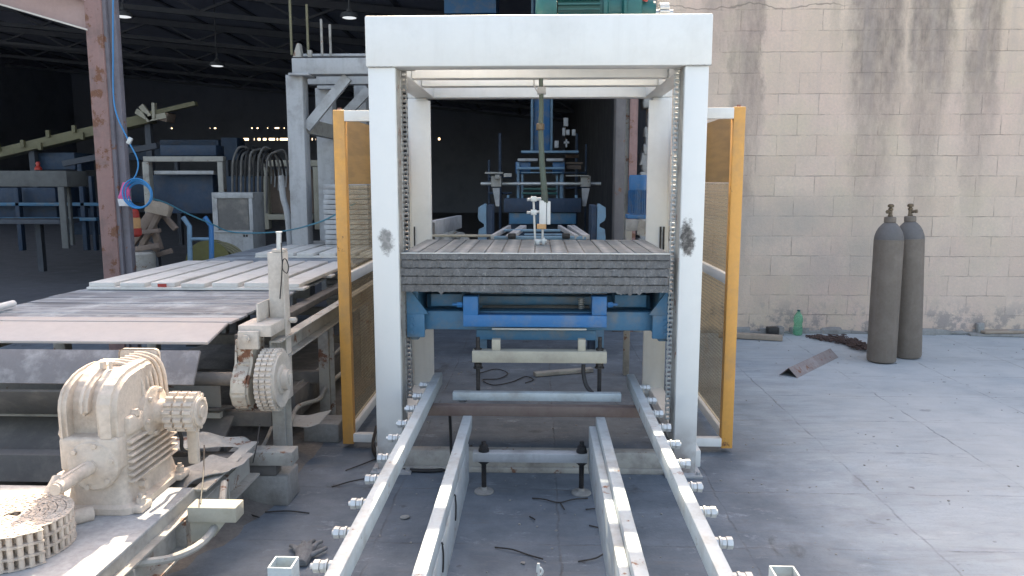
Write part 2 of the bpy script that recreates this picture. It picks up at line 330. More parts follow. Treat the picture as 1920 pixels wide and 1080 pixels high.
def groundmat():
    t=NT('yard_concrete'); s=t.sep()
    sw=t.noise(2.2,7,.62,t.mapv((.55,1.5,1)),.6)
    c=t.mix(t.ramp(sw,.3,.7),(.20,.25,.295),(.325,.385,.44))
    c=t.mix(t.ramp(t.noise(7,8,.7,t.mapv((.5,1.6,1))),.48,.70,0,.6),c,(.165,.185,.21))
    c=t.mix(t.ramp(t.noise(70,5,.7),.5,.75,0,.5),c,(.17,.175,.185))
    c=t.mix(t.ramp(t.noise(1.1,5,.6),.55,.7,0,.5),c,(.345,.375,.385))
    dx0=t.math('ADD',s[0],t.math('MULTIPLY',t.math('SUBTRACT',t.noise(.9,5,.6),.5),2.0))
    # dirt trodden in plus painted shade around the machines, and dusty open yard
    dx=t.math('ADD',s[0],t.math('MULTIPLY',t.math('SUBTRACT',t.noise(1.6,6,.65),.5),1.6))
    dd=t.math('MULTIPLY',t.ramp(dx,1.9,.9,0,1,True),t.ramp(t.noise(3,8,.7),.25,.6,.55,.9)); c=t.mix(dd,c,t.mix(t.noise(9,6,.7),(.062,.08,.105),(.112,.135,.165)))
    oil=t.ramp(t.noise(1.5,7,.7,None,1.2),.60,.66,0,.65); oil=t.math('MULTIPLY',oil,t.ramp(dx,2.2,1.2)); c=t.mix(oil,c,(.05,.052,.056))
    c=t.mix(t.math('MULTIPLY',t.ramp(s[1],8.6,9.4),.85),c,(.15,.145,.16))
    c=t.mix(t.ramp(t.noise(1,8,.75,t.mapv((2.2,13,1)),.5),.54,.64,0,.5),c,(.15,.165,.185))
    c=t.mix(t.ramp(t.noise(5,9,.8,t.mapv((.7,1.3,1),None,(3,7,0))),.57,.66,0,.45),c,(.38,.43,.47))
    c=t.mix(t.math('MULTIPLY',t.ramp(dx0,1.1,3.0,0,.78,True),t.ramp(t.noise(1.9,6,.65),.25,.6,.35,1)),c,(.46,.49,.505))
    spl=t.ramp(t.noise(13,3,.5,t.mapv(1,None,(5,1,0))),.70,.74,0,.6); c=t.mix(spl,c,(.06,.06,.065))
    c=t.mix(t.math('MULTIPLY',t.ramp(t.noise(1,7,.8,t.mapv((1.3,22,1),None,(2,5,0)),.4),.60,.66,0,.55),t.ramp(t.noise(1.8,4),.45,.6)),c,(.11,.115,.13))
    # slab joints, slightly wandering
    wy=t.math('ADD',s[1],t.math('MULTIPLY',t.math('SUBTRACT',t.noise(5,6,.7),.5),.05)); wx=t.math('ADD',s[0],t.math('MULTIPLY',t.math('SUBTRACT',t.noise(5,5,.7,t.mapv(1,None,(9,3,0))),.5),.05))
    J=None
    for v,st,ph in((wy,.62,.31),(wx,.82,.40)):
        fr=t.math('ABSOLUTE',t.math('SUBTRACT',t.math('FRACT',t.math('DIVIDE',t.math('ADD',v,20+ph),st)),.5)); j=t.ramp(fr,.5-.008/st,.5-.001/st,0,1); J=j if J is None else t.math('MAXIMUM',J,j)
    J=t.math('MULTIPLY',J,t.ramp(t.noise(2.6,7,.75),.44,.64,.06,.8))
    ck=t.n('ShaderNodeTexVoronoi',feature='DISTANCE_TO_EDGE'); t.l(t.mapv((.9,.9,.9)),ck.inputs[0]); ck.inputs['Scale'].default_value=1.1
    c=t.mix(J,c,(.085,.085,.09))
    hl=t.ramp(t.noise(1,6,.7,t.mapv((2.5,9,1)),.8),.63,.67,0,.45); c=t.mix(hl,c,(.13,.135,.145))
    t.out(c,t.ramp(t.noise(3,5),.3,.7,.62,.92)); h=t.math('SUBTRACT',t.math('ADD',t.math('MULTIPLY',t.noise(9,8,.7),.7),t.math('MULTIPLY',t.noise(90,4),.25)),J); t.bump(h,.5,.012)
groundmat()
def palletmat():
    t=NT('pallet_board'); n1=t.noise(24,7,.75); c=t.mix(t.ramp(n1,.35,.7),(.13,.135,.14),(.25,.25,.255))
    c=t.mix(t.ramp(t.noise(90,5,.8),.58,.68,0,.85),c,(.50,.50,.48)); c=t.mix(t.ramp(t.noise(14,9,.85,t.mapv((.5,1,2))),.68,.74,0,.7),c,(.36,.36,.35))
    c=t.mix(t.ramp(t.noise(4,5),.45,.65,0,.5),c,(.14,.135,.13))
    t.out(c,.9); t.bump(t.noise(60,8,.8),1,.01)
palletmat()
def pallettop():
    t=NT('pallet_top'); s=t.sep(); fr=t.math('FRACT',t.math('MULTIPLY',t.math('ADD',s[0],5.02),7.6)); band=t.ramp(t.math('ABSOLUTE',t.math('SUBTRACT',fr,.5)),.30,.46,0,1)
    c=t.mix(t.ramp(t.noise(9,7,.7),.35,.7),(.11,.135,.155),(.18,.21,.23)); c=t.mix(t.math('MULTIPLY',band,t.ramp(t.noise(11,6,.7),.3,.6,.15,.65)),c,(.32,.35,.37))
    c=t.mix(t.ramp(t.noise(60,4,.7),.6,.72,0,.6),c,(.35,.36,.36)); t.out(c,.7); t.bump(t.noise(50,6),.4,.006)
pallettop()
def slatmat():
    t=NT('grey_slat'); n=t.noise(1,7,.72,t.mapv((1.2,14,14))); c=t.mix(t.ramp(n,.38,.66),(.12,.13,.15),(.36,.40,.44))
    c=t.mix(t.ramp(t.noise(3.2,7,.7),.50,.66,0,.75),c,(.50,.54,.57)); c=t.mix(t.ramp(t.noise(40,5,.7),.58,.7,0,.5),c,(.09,.09,.10)); t.out(c,.55); t.bump(t.noise(30,6),.35,.006)
slatmat()
# =================================================================== SETTING
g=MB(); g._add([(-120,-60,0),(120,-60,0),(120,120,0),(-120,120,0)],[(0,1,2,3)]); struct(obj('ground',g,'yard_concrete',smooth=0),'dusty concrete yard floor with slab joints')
WY=8.2
# block wall with its broken left end
WH=5.2; xj=at(1212,400,WY).x
t=thing('block_wall','tall weathered concrete block wall with dark rain streaks','wall',(5,WY,0))
m=MB(); m.box(xj,14,WY,WY+.2,0,WH); obj('wall',m,'block_wall',t,smooth=0)
m=MB()
rr=random.Random(3)
for i in range(46):                      # ragged mortar edge where the wall was broken off
    z=i*.098; x=xj+rr.uniform(-.085,.01)-(.05 if z<1.9 else 0); m.box(x,xj+.05,WY-.012-rr.random()*.02,WY+.19,z,z+.1+rr.random()*.03,.012)
m.cut(1).wob(.03,9); obj('broken_edge',m,'cement',t)
m=MB()
for i in range(60):
    x=xj+.1+i*.16; m.box(x,x+.22,WY-.03-rr.random()*.05,WY+.02,-.01,.012+rr.random()*.05,.008,Matrix.Rotation(rr.uniform(-.2,.2),3,'Z'))
m.cut(1).wob(.03,8); obj('mortar_footing',m,'cement',t)
# hall
hx0,hx1,hy1=-24,1.35,40
roof=lambda x:4.78+.10*(1.35-x)
t=thing('factory_hall','dark open-fronted factory hall behind the machines','building',(-10,WY,0))
m=MB(); m.prism([(hx0,roof(hx0)),(hx1,roof(hx1)),(hx1,roof(hx1)+.12),(hx0,roof(hx0)+.12)],WY-.05,hy1,'y'); obj('roof',m,'hall_dark',t,smooth=0)
m=MB(); m.box(.75,xj-.10,WY-.04,WY+.04,roof(.75)+.125,WH,.004); obj('added_sun_block',m,'hall_dark',t,smooth=0)  # out-of-view panel added above the jamb to keep sun off the yard floor
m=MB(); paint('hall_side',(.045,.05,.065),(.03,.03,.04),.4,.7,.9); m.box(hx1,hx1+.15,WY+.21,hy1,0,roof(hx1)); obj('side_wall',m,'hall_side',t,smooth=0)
m=MB(); m.box(hx0-.2,hx0,8,25,0,3.0); m.box(hx0-.2,hx0,25,hy1,0,roof(hx0)); obj('side_wall',m,'hall_dark',t,smooth=0)  # unseen near stretch kept low so sky light enters the hall
m=MB(); zl=at(600,263,hy1).z; zh=at(600,258.5,hy1).z; z2=at(600,241,hy1).z; z3=at(600,238.5,hy1).z
m.box(hx0,hx1,hy1,hy1+.2,0,zl); m.box(hx0,hx1,hy1,hy1+.2,zh,z2); m.box(hx0,hx1,hy1,hy1+.2,z3,roof(hx0))
def row(za,zb,gaps):
    x=hx0
    for a,b in gaps+[(hx1,hx1)]:
        if a>x: m.box(x,a,hy1+.01,hy1+.19,za,zb)
        x=max(x,b)
px=lambda p:at(p,260,hy1).x
row(zl,zh,[(px(a),px(b)) for a,b in((454,466),(474,477),(481,488),(491,499),(502,515),(517,521),(523,539),(583,586),(590,592),(594,597),(821,825))])
row(zh-.001+.001,zh,[]) 
row(z2,z3,[(px(a),px(b)) for a,b in((319,324),(392,395),(400,406),(470,474),(480,485),(500,503),(514,524),(531,534))])
obj('rear_wall',m,'hall_dark',t,smooth=0)
for k in range(6):                       # trusses
    y=12+k*4.6; m=MB()
    for s in range(12):
        xa=hx0+s*(hx1-hx0)/12; xb=xa+(hx1-hx0)/12
        m.bar((xa,y,roof(xa)-.12),(xb,y,roof(xb)-.12),.12,.16); m.bar((xa,y,roof(xa)-.55),(xb,y,roof(xb)-.55),.1,.1); m.bar((xa,y,roof(xa)-.5),((xa+xb)/2,y,roof(xa)-.15),.05,.05); m.bar((xb,y,roof(xb)-.5),((xa+xb)/2,y,roof(xa)-.15),.05,.05)
    obj('roof_truss',m,'hall_beam',t)
m=MB()
for x in range(-23,1,2): m.box(x,x+.1,WY,hy1,roof(x)-.035,roof(x)+.0)
obj('purlin',m,'hall_beam',t)
# side lean-to over the machine line on the left, its rafter and rust column
CY=6.7
t=thing('rusty_column','rust brown steel column with peeling paint at the hall front','column',(at(200,520,CY).x,CY,0))
def slab(m,a,b,Y,d,bev=0):               # a,b = (px_left,px_right,py) top and bottom; leaning sides in the picture are upright in the place
    x0=at(a[0],a[2],Y).x; x1=at(a[1],a[2],Y).x; m.box(x0,x1,Y,Y+d,0,b,bev)
m=MB(); x0=at(178,300,CY).x; x1=at(209,300,CY).x; x2=at(229,300,CY).x
m.box(x0,x1,CY,CY+.22,0,5,.008); obj('flange',m,'rust_brown',t)
m=MB(); m.box(x1-.005,x1+.03,CY+.02,CY+.20,0,5); m.box(x1+.03,x2,CY+.05,CY+.12,0,5,.005); obj('side_channel',m,paint('column_grey',(.17,.16,.185),(.09,.08,.08),.4,5,.7,rust=.12,streak=.3).m,t)
m=MB(); m.box(x0-.06,x2+.06,CY-.05,CY+.27,0,.02); obj('base_plate',m,'rust_brown',t)
t=thing('roof_rafter','pinkish steel rafter sloping up to the left from the rusty column','beam',(x0-1,CY,3))
a=at(160,-2,CY); b=at(160,58,CY); sl_=.29
m=MB(); L=5; zc=(a.z+b.z)/2; hh=(a.z-b.z)*.93
m.bar((x0+.02,CY+.09,zc),(x0-L,CY+.09,zc+sl_*L),.02,hh,up=(0,0,1)); obj('web',m,'pink_primer',t)
m=MB(); m.bar((x0+.02,CY+.06,zc-hh/2),(x0-L,CY+.06,zc-hh/2+sl_*L),.13,.014); obj('flange',m,paint('flange_pale',(.62,.58,.52),(.4,.3,.28),.2,5,.6).m,t)
m=MB(); m.bar((x0+.02,CY+.06,zc+hh/2),(x0-L,CY+.06,zc+hh/2+sl_*L),.13,.014); obj('flange',m,'pink_primer',t)
# corrugated lean-to roof carried by the rafter
m=MB(); n=60
t=thing('lean_to_roof','brown corrugated sheet roof above the pink rafter','roof',(x0-2.5,CY,3.9))
vs=[];fs=[]
for i in range(n+1):
    x=x0-.1-L*i/n; z=zc+hh/2+.05+sl_*(x0-x)+(.015 if i%2 else -.015); vs+= [(x,CY-.15,z),(x,CY+.5,z),(x,CY-.15,z+.006),(x,CY+.5,z+.006)]
for i in range(n):
    a_=i*4;b_=a_+4; fs+=[(a_,b_,b_+1,a_+1),(a_+2,a_+3,b_+3,b_+2),(a_,a_+2,b_+2,b_)]
m._add(vs,fs); obj('sheet',m,'rust_brown',t,smooth=0)
# pendant lamps
def pendant(px_,py_,Y,w,label):
    p=at(px_,py_,Y); r=w/2/F*Y
    t=thing('pendant_lamp',label,'lamp',p,'softly lit lamps hanging in the hall')
    m=MB(); m.lathe(p,[(r,-.02),(r*1.0,.0),(r*.9,.05),(r*.35,r*.55),(r*.3,r*.8),(0.01,r*.82)],28); obj('lamp_shade',m,'hall_beam',t)
    m=MB(); m.lathe(p,[(.001,-.03),(r*.6,-.028),(r*.98,-.012),(r*.98,-.004)],28); obj('lamp_glass',m,'lamp_white',t)
    m=MB(); m.rod(p+Vector((0,0,r*.8)),(p.x,p.y,roof(p.x)),.015,6); obj('stem',m,'hall_beam',t)
pendant(231,29,13,34,'white disc pendant lamp beside the top of the rusty column')
pendant(655,31,12.5,32,'white disc pendant lamp close to the left of the white header beam')
pendant(407,122,17,27,'small white pendant lamp hanging low in the middle of the dark hall')
# =================================================================== GANTRY
GY=4.1; GB=5.6; PW=.135
GX=.82
xl0=at(690,150,GY).x; xl1=at(741,150,GY).x; xr0=at(1284,150,GY).x; xr1=at(1329,150,GY).x
zt=at(1000,28,GY).z; zb=at(1000,125,GY).z
t=thing('lifting_gantry','tall white painted square steel gantry with burn marks on both front posts','gantry frame',(0,4.8,0))
for a,b in((xl0,xl1),(xr0,xr1)):
    m=MB(); m.box(a,b,GY,GY+.10,0.0,zb,.006); obj('post',m,'white_paint_burnt',t)
m=MB(); m.box(xl1-.012,xl1+.004,GY+.02,GY+.16,.1,zb); obj('chain_guide',m,'machine_grey',t)
m=MB(); m.box(xr0-.004,xr0+.012,GY+.02,GY+.16,.1,zb); obj('chain_guide',m,'machine_grey',t)
rl0,rl1,rr0,rr1=-.935,-.80,.80,.935
for a,b in((rl0,rl1),(rr0,rr1)):
    m=MB(); m.box(a,b,GB,GB+.1,0,zb,.006); m.box(a+(0.02 if a<0 else -.03),b+(.03 if a<0 else -.02),GB-.035,GB-.001,.05,zb-.02,.004); obj('post',m,'white_paint',t)
m=MB(); m.box(xl0-.008,xr1+.010,GY-.012,GY+.12,zb+.002,zt,.008); obj('header_beam',m,'white_paint',t)
m=MB(); m.box(rl0,rr1,GB,GB+.12,zb+.003,zt-.03,.006); obj('rear_header',m,'white_paint',t)
for s,(a,b) in zip((-1,1),((xl0+.005,xl1+.0),(xr0,xr1-.005))):
    m=MB(); m.box(a,b,GY+.13,GB-.002,zb+.004,zt-.01,.006); obj('side_beam',m,'white_paint',t)
# intermediate cross beams that carry the motor
for y,dz,h in((4.62,.0,.1),(5.0,.0,.08)):
    m=MB(); m.box(xl1+.003,xr0-.003,y,y+.10,zb+.012+dz,zb+.012+dz+h,.004); obj('cross_beam',m,'white_paint',t)
m=MB(); m.box(.0,.70,4.24,4.615,zt-.035,zt-.02); obj('motor_plate',m,'white_paint',t)
for sx in(xl0,xr0):                      # weld beads where posts meet the header, and flange bolts at the feet
    m=MB(); m.tube([Vector((sx+.004+k*.0115+.0,GY-.0135+.001*(k%2),zb+.001+.0012*((k*7)%3-1))) for k in range(12)],.0022,6,False); obj('weld_bead',m,'machine_grey',t)
m=MB(); m.box(xl1-.02,xr0+.01,GY+.02,GY+.1,.0,.115,.006); m.box(xl1-.02,xr0+.01,GY-.0,GY+.02,.0,.03,.003); obj('base_beam',m,'machine_grey',t)
for x in(-.87,.87):
    m=MB(); m.box(x-.05,x+.05,GY+.12,GB-.001,0,.1,.006); obj('base_beam',m,'white_paint',t)
for x0_,x1_ in((xl0-.03,xl1+.05),(xr0-.05,xr1+.03)):
    m=MB(); m.box(x0_,x1_,GY-.05,GY+.16,.0,.014,.002)
    for sx in(x0_+.02,x1_-.02): m.nut((sx,GY-.025,.022),(0,0,1),.013,.016)
    obj('foot_plate',m,'dull_white',t)
# slotted adjusting marks on the rear posts
for (a,b,c,d) in((776,425,778,462),(1237,425,1240,468),(1243,425,1246,468)):
    m=MB(); m.px(a,b,c,d,GB-.05,.012); obj('slot',m,'black_metal',t)
# roller chains of the lift: duplex strands at both sides
def chain_mesh(x,y,z0,z1,p=.0254,w=.021,off=0,ax='x'):
    m=MB(); n=int((z1-z0)/p)
    for i in range(n):
        z=z0+i*p
        m.rod((x-w*.75,y,z),(x+w*.75,y,z),.0075,8)
        e=.0035 if i%2 else 0
        for s in(-1,1): m.box(x+s*(w*.62-e)-.002,x+s*(w*.62-e)+.002,y-.011,y+.011,z-.008,z+p+.008,.0035)
    return m
ct=thing('lift_chain','long vertical roller chain hanging inside the left front post','chain',(at(754,150,4.22).x,4.22,.3),'lift chains of the gantry')
for i in(0,1):
    x=-.757+i*.027; obj('strand',chain_mesh(x,4.235+i*.035,.28+.1*i,zb+.06),'chain_steel' if i else 'zinc',ct)
m=MB()
m.rod((at(760,150,4.22).x-.03,4.235,zb+.05),(at(760,150,4.22).x+.05,4.235,zb+.05),.05,20); obj('top_wheel',m,'machine_grey',ct)
ct2=dup(ct,(1.487,0,0),'long vertical roller chain hanging inside the right front post')
# green motor and gearbox on the gantry
t=thing('green_gear_motor','dark green finned electric gear motor lying on top of the white header','motor',(.25,4.55,zt))
Ym=4.42; c=at(1075,0,Ym); mr=.145; cz=zt-.02+mr-.035
X=lambda p:at(p,10,Ym).x
m=MB(); m.rod((X(1045),Ym,cz),(X(1128),Ym,cz),mr*.86,32)
for k in range(36):
    a=2*PI*k/36; rot=Matrix.Rotation(-a,3,'X')
    cc=Vector((0,0,mr*.93)); cc.rotate(Matrix.Rotation(a,3,'X')); p=Vector(((X(1045)+X(1122))/2,Ym,cz))+cc
    m.box(p.x-(X(1122)-X(1045))/2,p.x+(X(1122)-X(1045))/2,p.y-.003,p.y+.003,p.z-.014,p.z+.014,0,Matrix.Rotation(a,3,'X'))
obj('finned_body',m,'green_paint',t)
m=MB(); m.lathe((X(1004),Ym,cz),[(.02,0),(mr*.8,.002),(mr*.97,.02),(mr*1.03,.045),(mr*1.03,X(1043)-X(1004))],36,'x'); obj('fan_cover',m,'green_paint',t)
m=MB(); m.lathe((X(1128),Ym,cz),[(mr*1.02,0),(mr*1.02,.02),(mr*.8,.03),(mr*.72,.10),(mr*.9,.11),(mr*.9,.125),(mr*.75,.13)],36,'x'); obj('end_flange',m,'green_paint',t)
m=MB(); m.box(X(1163),X(1200),Ym-.12,Ym+.12,zt-.015,zt+.18,.02); obj('gear_case',m,'green_paint',t)
m=MB(); m.rod((X(1200),Ym,cz-.01),(X(1222),Ym,cz-.01),.075,24); m.rod((X(1222),Ym,cz-.01),(X(1228),Ym,cz-.01),.05,24); obj('output_hub',m,'green_paint',t)
m=MB(); m.rod((X(1205),Ym-.08,cz+.03),(X(1208),Ym-.10,cz+.06),.016,8); obj('vent_plug',m,'red_plastic',t)
m=MB(); 
for x in(1015,1050,1110): m.box(X(x),X(x)+.05,Ym-.13,Ym+.13,zt-.019,cz-mr*.75,.004)
obj('mounting_foot',m,'green_paint',t)
m=MB(); m.rod((X(1228),Ym,cz-.02),(X(1262),Ym,cz-.02),.018,12); obj('drive_shaft',m,'steel',t)
m=MB(); xx=X(1236)
for k in range(14):
    a=2*PI*k/14; m.rod((xx,Ym+.045*math.cos(a),cz-.02+.045*math.sin(a)),(xx+.05,Ym+.045*math.cos(a),cz-.02+.045*math.sin(a)),.009,8)
m.rod((xx+.005,Ym,cz-.02),(xx+.045,Ym,cz-.02),.04,20); obj('chain_wheel',m,'zinc',t)
# yellow side guards
def guard(sx,label):
    # measured on both sides: post at about x=+-1.13
    p=at(643,500,4.46) if sx<0 else at(1376,500,4.46)
    xc=p.x; zt_=at(640,206,4.46).z if sx<0 else at(1385,200,4.46).z; zb_=at(655,833,4.46).z if sx<0 else at(1358,841,4.46).z
    t=thing('side_guard',label,'machine guard',(xc,5.1,0),'yellow guard frames at the sides of the gantry')
    for y in(4.46,6.0):
        m=MB(); m.box(xc-.033,xc+.033,y,y+.06,zb_,zt_,.004); obj('guard_post',m,'yellow_paint',t)
    m=MB(); m.box(xc-.02,xc+.02,4.525,5.998,.06,.12,.003); obj('bottom_rail',m,'white_paint',t)
    zm=at(1340,508,5.0).z; m=MB(); m.box(xc-.018,xc+.018,4.525,5.998,zm-.03,zm+.03,.003); obj('middle_rail',m,'white_paint',t)
    m=MB(); m.box(xc-.004,xc+.004,4.53,5.99,zt_-.42,zt_-.03); obj('upper_board',m,'amber_board',t)
    m=MB(); m.box(xc-.003,xc+.003,4.53,5.99,.125,zm-.034); m.box(xc-.003,xc+.003,4.53,5.99,zm+.034,zt_-.425); obj('tinted_panel',m,'tinted_sheet',t)
    xi=(xl0-.002) if sx<0 else (xr1+.002)
    for zc_,h in((at(670,217,4.45).z if sx<0 else at(1345,212,4.45).z,.06),(at(680,822,4.45).z if sx<0 else at(1330,830,4.45).z,.05)):
        # brackets run to the side beam / base beam behind the front post
        m=MB(); m.box(xc+sx*-.034,xi+(.06 if sx<0 else -.06),4.45,4.50,zc_-h/2,zc_+h/2,.003); obj('bracket',m,'white_paint',t)
    m=MB(); m.box(xc-.03,xc+.03,4.46,4.52,0,zb_+.002); m.box(xc-.03,xc+.03,6.0,6.06,0,zb_+.002); obj('foot',m,'dull_white',t) if False else None
    m=MB(); m.nut((xc,4.49,zt_+.005),(0,0,1),.012,.016); obj('eye_bolt',m,'rust_brown',t)
guard(-1,'yellow framed guard with tinted panel on the left side of the gantry')
guard(1,'yellow framed guard with brown tinted panel on the right side of the gantry')
# =================================================================== PALLETS on the lift
py_=[474.2,488.6,504.0,519.2,534.6,549.6]; PY=4.125; pz=[at(1000,y,PY).z for y in py_]
xa=at(751,500,PY).x; xb=at(1256,500,PY).x
names=['topmost grey board pallet with worn striped upper face','second grey board pallet from the top of the stack','middle one of the five stacked grey board pallets','fourth grey board pallet from the top of the stack','lowest grey board pallet with chipped lower edge on the blue lift']
rr=random.Random(5)
for i in range(5):
    z1,z0=pz[i]-.0015,pz[i+1]+.0035; dx=rr.uniform(-.006,.006); dy=rr.uniform(0,.012)*(i>0)
    t=thing('board_pallet',names[i],'pallet',(0,4.7,z0),'grey pallets stacked in the gantry')
    m=MB(); nb=16; wv=(xb-xa)/nb
    bm=MB(); bm.box(xa+dx,xb+dx,PY+dy,5.10+dy,z0,z1-.006 if i==0 else z1)
    bmesh.ops.subdivide_edges(bm.bm,edges=[e for e in bm.bm.edges if abs(e.verts[0].co.x-e.verts[1].co.x)>.5],cuts=140)
    for v in bm.bm.verts:
        if v.co.y<PY+.1:
            v.co.y+=rr.uniform(-.002,.004); v.co.z+=rr.uniform(-.0016,.0016)
            if i==4 and v.co.z<z0+.01 and (at(1165,0,PY).x<v.co.x<at(1215,0,PY).x or at(815,0,PY).x<v.co.x<at(822,0,PY).x): v.co.z-=rr.uniform(0,.02)
    obj('core',bm,'pallet_board',t,smooth=0)
    if i==0:
        for k in range(nb):
            m=MB(); m.box(xa+dx+k*wv+.0035,xa+dx+(k+1)*wv-.0035,PY+.003,5.095,z1-.0055,z1,.001); obj('top_board',m,'pallet_top',t)
        m=MB(); m.box(xa+dx+.002,xb+dx-.002,PY-.003,PY+.0025,z1-.005,z1+.001,.001); obj('edge_strip',m,'zinc',t)
# =================================================================== BLUE LIFT CARRIAGE
t=thing('lift_carriage','blue steel lift carriage under the stack of pallets','lift carriage',(0,4.5,.9))
bz=lambda y,Y:at(1000,y,Y).z
m=MB(); m.box(xl1+.03,xr0-.03,4.30,4.42,bz(619,4.3),bz(584,4.3),.006); obj('main_beam',m,'blue_dull',t)
m=MB(); m.box(xl1+.03,xr0-.03,5.0,5.12,bz(618,4.3),bz(586,4.3),.006); obj('main_beam',m,'blue_dull',t)
for s in(-1,1):
    xx=(xl1+.012) if s<0 else (xr0-.012); x2=xx-s*.06
    m=MB(); m.box(min(xx,x2),max(xx,x2),4.28,5.15,bz(640,4.26),bz(545,4.26),.006); obj('end_plate',m,'blue_dull',t)
    m=MB(); m.box(min(xx,xx-s*.10),max(xx,xx-s*.10),4.24,4.262,bz(634,4.24),bz(590,4.24),.004)
    m.prism([(xx,bz(590,4.24)),(xx-s*.12,bz(590,4.24)),(xx-s*.03,bz(548,4.24)),(xx,bz(548,4.24))],4.245,4.265,'y')
    for zz in(600,612,625): m.nut((xx-s*.03,4.235,bz(zz,4.24)),(0,1,0),.011,.012)
    obj('gusset',m,'blue_dull',t)
    m=MB(); m.box(min(xx-s*.12,xx-s*.30),max(xx-s*.12,xx-s*.30),4.36,5.0,bz(575,4.36),bz(552,4.36),.004); obj('support_pad',m,'blue_dull',t)
for a,b in((800,870),(1140,1215)):
    m=MB(); m.px(a,556,b,580,4.6,.03); obj('rear_channel',m,'machine_grey',t)
for a,b,c,d,Y,dp,mt,nm in((868,592,1138,613,4.20,.09,'blue_paint','fork_beam'),(868,556,896,591.6,4.20,.09,'blue_paint','fork_upright'),(1110,556,1138,591.6,4.20,.09,'blue_paint','fork_upright'),
    (893,619.5,1118,637,4.34,.05,'blue_dull','lower_crossbar'),(896,556,1110,570,4.45,.05,'blue_dull','roller_frame'),(903,571,1106,590,4.62,.04,'blue_dull','roller_back'),
    (922,616,1100,619,4.26,.02,'zinc','guide_strip')):
    m=MB(); m.px(a,b,c,d,Y,dp,.005); obj(nm,m,mt,t)
m=MB(); m.box(xl1+.09,xr0-.09,4.50,4.54,bz(584,4.5),bz(551,4.5)-.004,.004); obj('deck_beam',m,'blue_dull',t)
for z_ in(577,586):
    m=MB(); p=at(905,z_,4.5); q=at(1105,z_,4.5); m.rod(p,q,.016,14); obj('roller',m,'machine_dark',t)
m=MB()
for k in range(9): m.lathe(at(1090,560+k*3.4,4.44),[(.011,-.0035),(.018,-.002),(.018,.002),(.011,.0035)],14)
obj('spring',m,'zinc',t)
for x in(862,1144):
    m=MB(); p=at(x,571,4.22); m.nut(p,(1,0,0),.016,.03); m.rod(p-Vector((.04,0,0)),p+Vector((.04,0,0)),.008,8); obj('clamp_bolt',m,'blue_paint',t)
# =================================================================== HEIGHT-ADJUSTED FRAME (beige) with threaded rods on a brown bar
BY=3.93
t=thing('adjustable_stand','beige lifting stand on two black threaded rods under the blue carriage','stand',(0,4.15,.46))
m=MB(); m.px(885,660,1138,680,4.12,.07,.004); obj('crossbar',m,'beige_paint',t)
for a,b in((922,938),(1084,1098)):
    m=MB(); m.px(a,637,b,659.8,4.14,.05,.003); obj('upright',m,'beige_paint',t)
for x in(896,1125):
    q=at(x,632,4.16); p=Vector((q.x,4.16,.43)); m=MB(); m.rod(p,q,.011,12)
    for k in range(40): 
        z=p.z+.01+k*(q.z-p.z-.02)/40; m.lathe((q.x,4.16,z),[(.0105,-.0015),(.0128,0),(.0105,.0015)],10)
    obj('threaded_rod',m,'black_metal',t)
    for zz in(656,684):
        m=MB(); m.nut((q.x,4.16,at(x,zz,4.16).z),(0,0,1),.021,.02); m.lathe((q.x,4.16,at(x,zz+5,4.16).z-.004),[(.026,0),(.026,.008)],14); obj('nut',m,'black_metal',t)
m=MB(); m.tube([at(1094,683,4.16),at(1094,700,4.15),at(1099,722,4.13),at(1112,738,4.10),at(1124,742,4.08)],.0115,10); obj('hose',m,'rubber',t)
# =================================================================== RAIL TABLE
ZR=.50
t=thing('rail_table','white painted feed table of four long steel rails in front of the gantry','rail frame',(0,3.2,0))
def rail(m,x0,x1,y0,y1,z0,z1,hollow=True): m.box(x0,x1,y0,y1,z0,z1,.004)
xo_l=(-.600,-.555); xo_r=(.512,.557)
for a,b in(xo_l,xo_r):
    m=MB(); rail(m,a,b,1.5,4.37,ZR-.07,ZR); obj('outer_rail',m,'rail_paint',t)
m=MB(); rail(m,-.392,-.344,1.5,BY-.002,.31,.38); obj('inner_rail',m,'rail_paint',t)
m=MB(); rail(m,.304,.352,1.5,BY-.002,.31,.38); obj('inner_rail',m,'rail_paint',t)
m=MB(); rail(m,-.390,-.342,1.5,3.70,.11,.308); obj('lower_rail',m,'rail_paint',t)
m=MB(); rail(m,.266,.303,1.5,3.88,.11,.345); obj('lower_rail',m,'rail_paint',t)
m=MB(); m.box(-.585,-.335,3.72,3.80,.0,.05) if False else None
# legs: hollow square tubes at the near corners, plain ones behind
for xc,yc,zt_ in((-.700,1.99,.558),(.664,1.97,.565)):
    m=MB(); s=.033; w_=.004
    for (a,b,c,d) in((-s,s,-s,-s+w_),(-s,s,s-w_,s),(-s,-s+w_,-s+w_,s-w_),(s-w_,s,-s+w_,s-w_)): m.box(xc+a,xc+b,yc+c,yc+d,0,zt_)
    obj('leg',m,'rail_paint',t)
m=MB(); xj0=xo_l[1]+.0; m.box(xo_l[0]-.0,xo_r[1]+.0,BY,BY+.06,.375,.4285,.004); obj('brown_crossbar',m,paint('brown_bar',(.15,.115,.10),(.10,.06,.055),.5,5,.7,streak=.2).m,t)
for xc in(-.25,.2): pass
m=MB(); m.px(848,739,1166,751,4.06,.05,.004); obj('roller_bar',m,'rail_paint',t)
m=MB(); p=at(868,745,4.10); m.rod(p-Vector((.02,0,0)),p+Vector((.02,0,0)),.026,18); obj('collar',m,'steel',t)
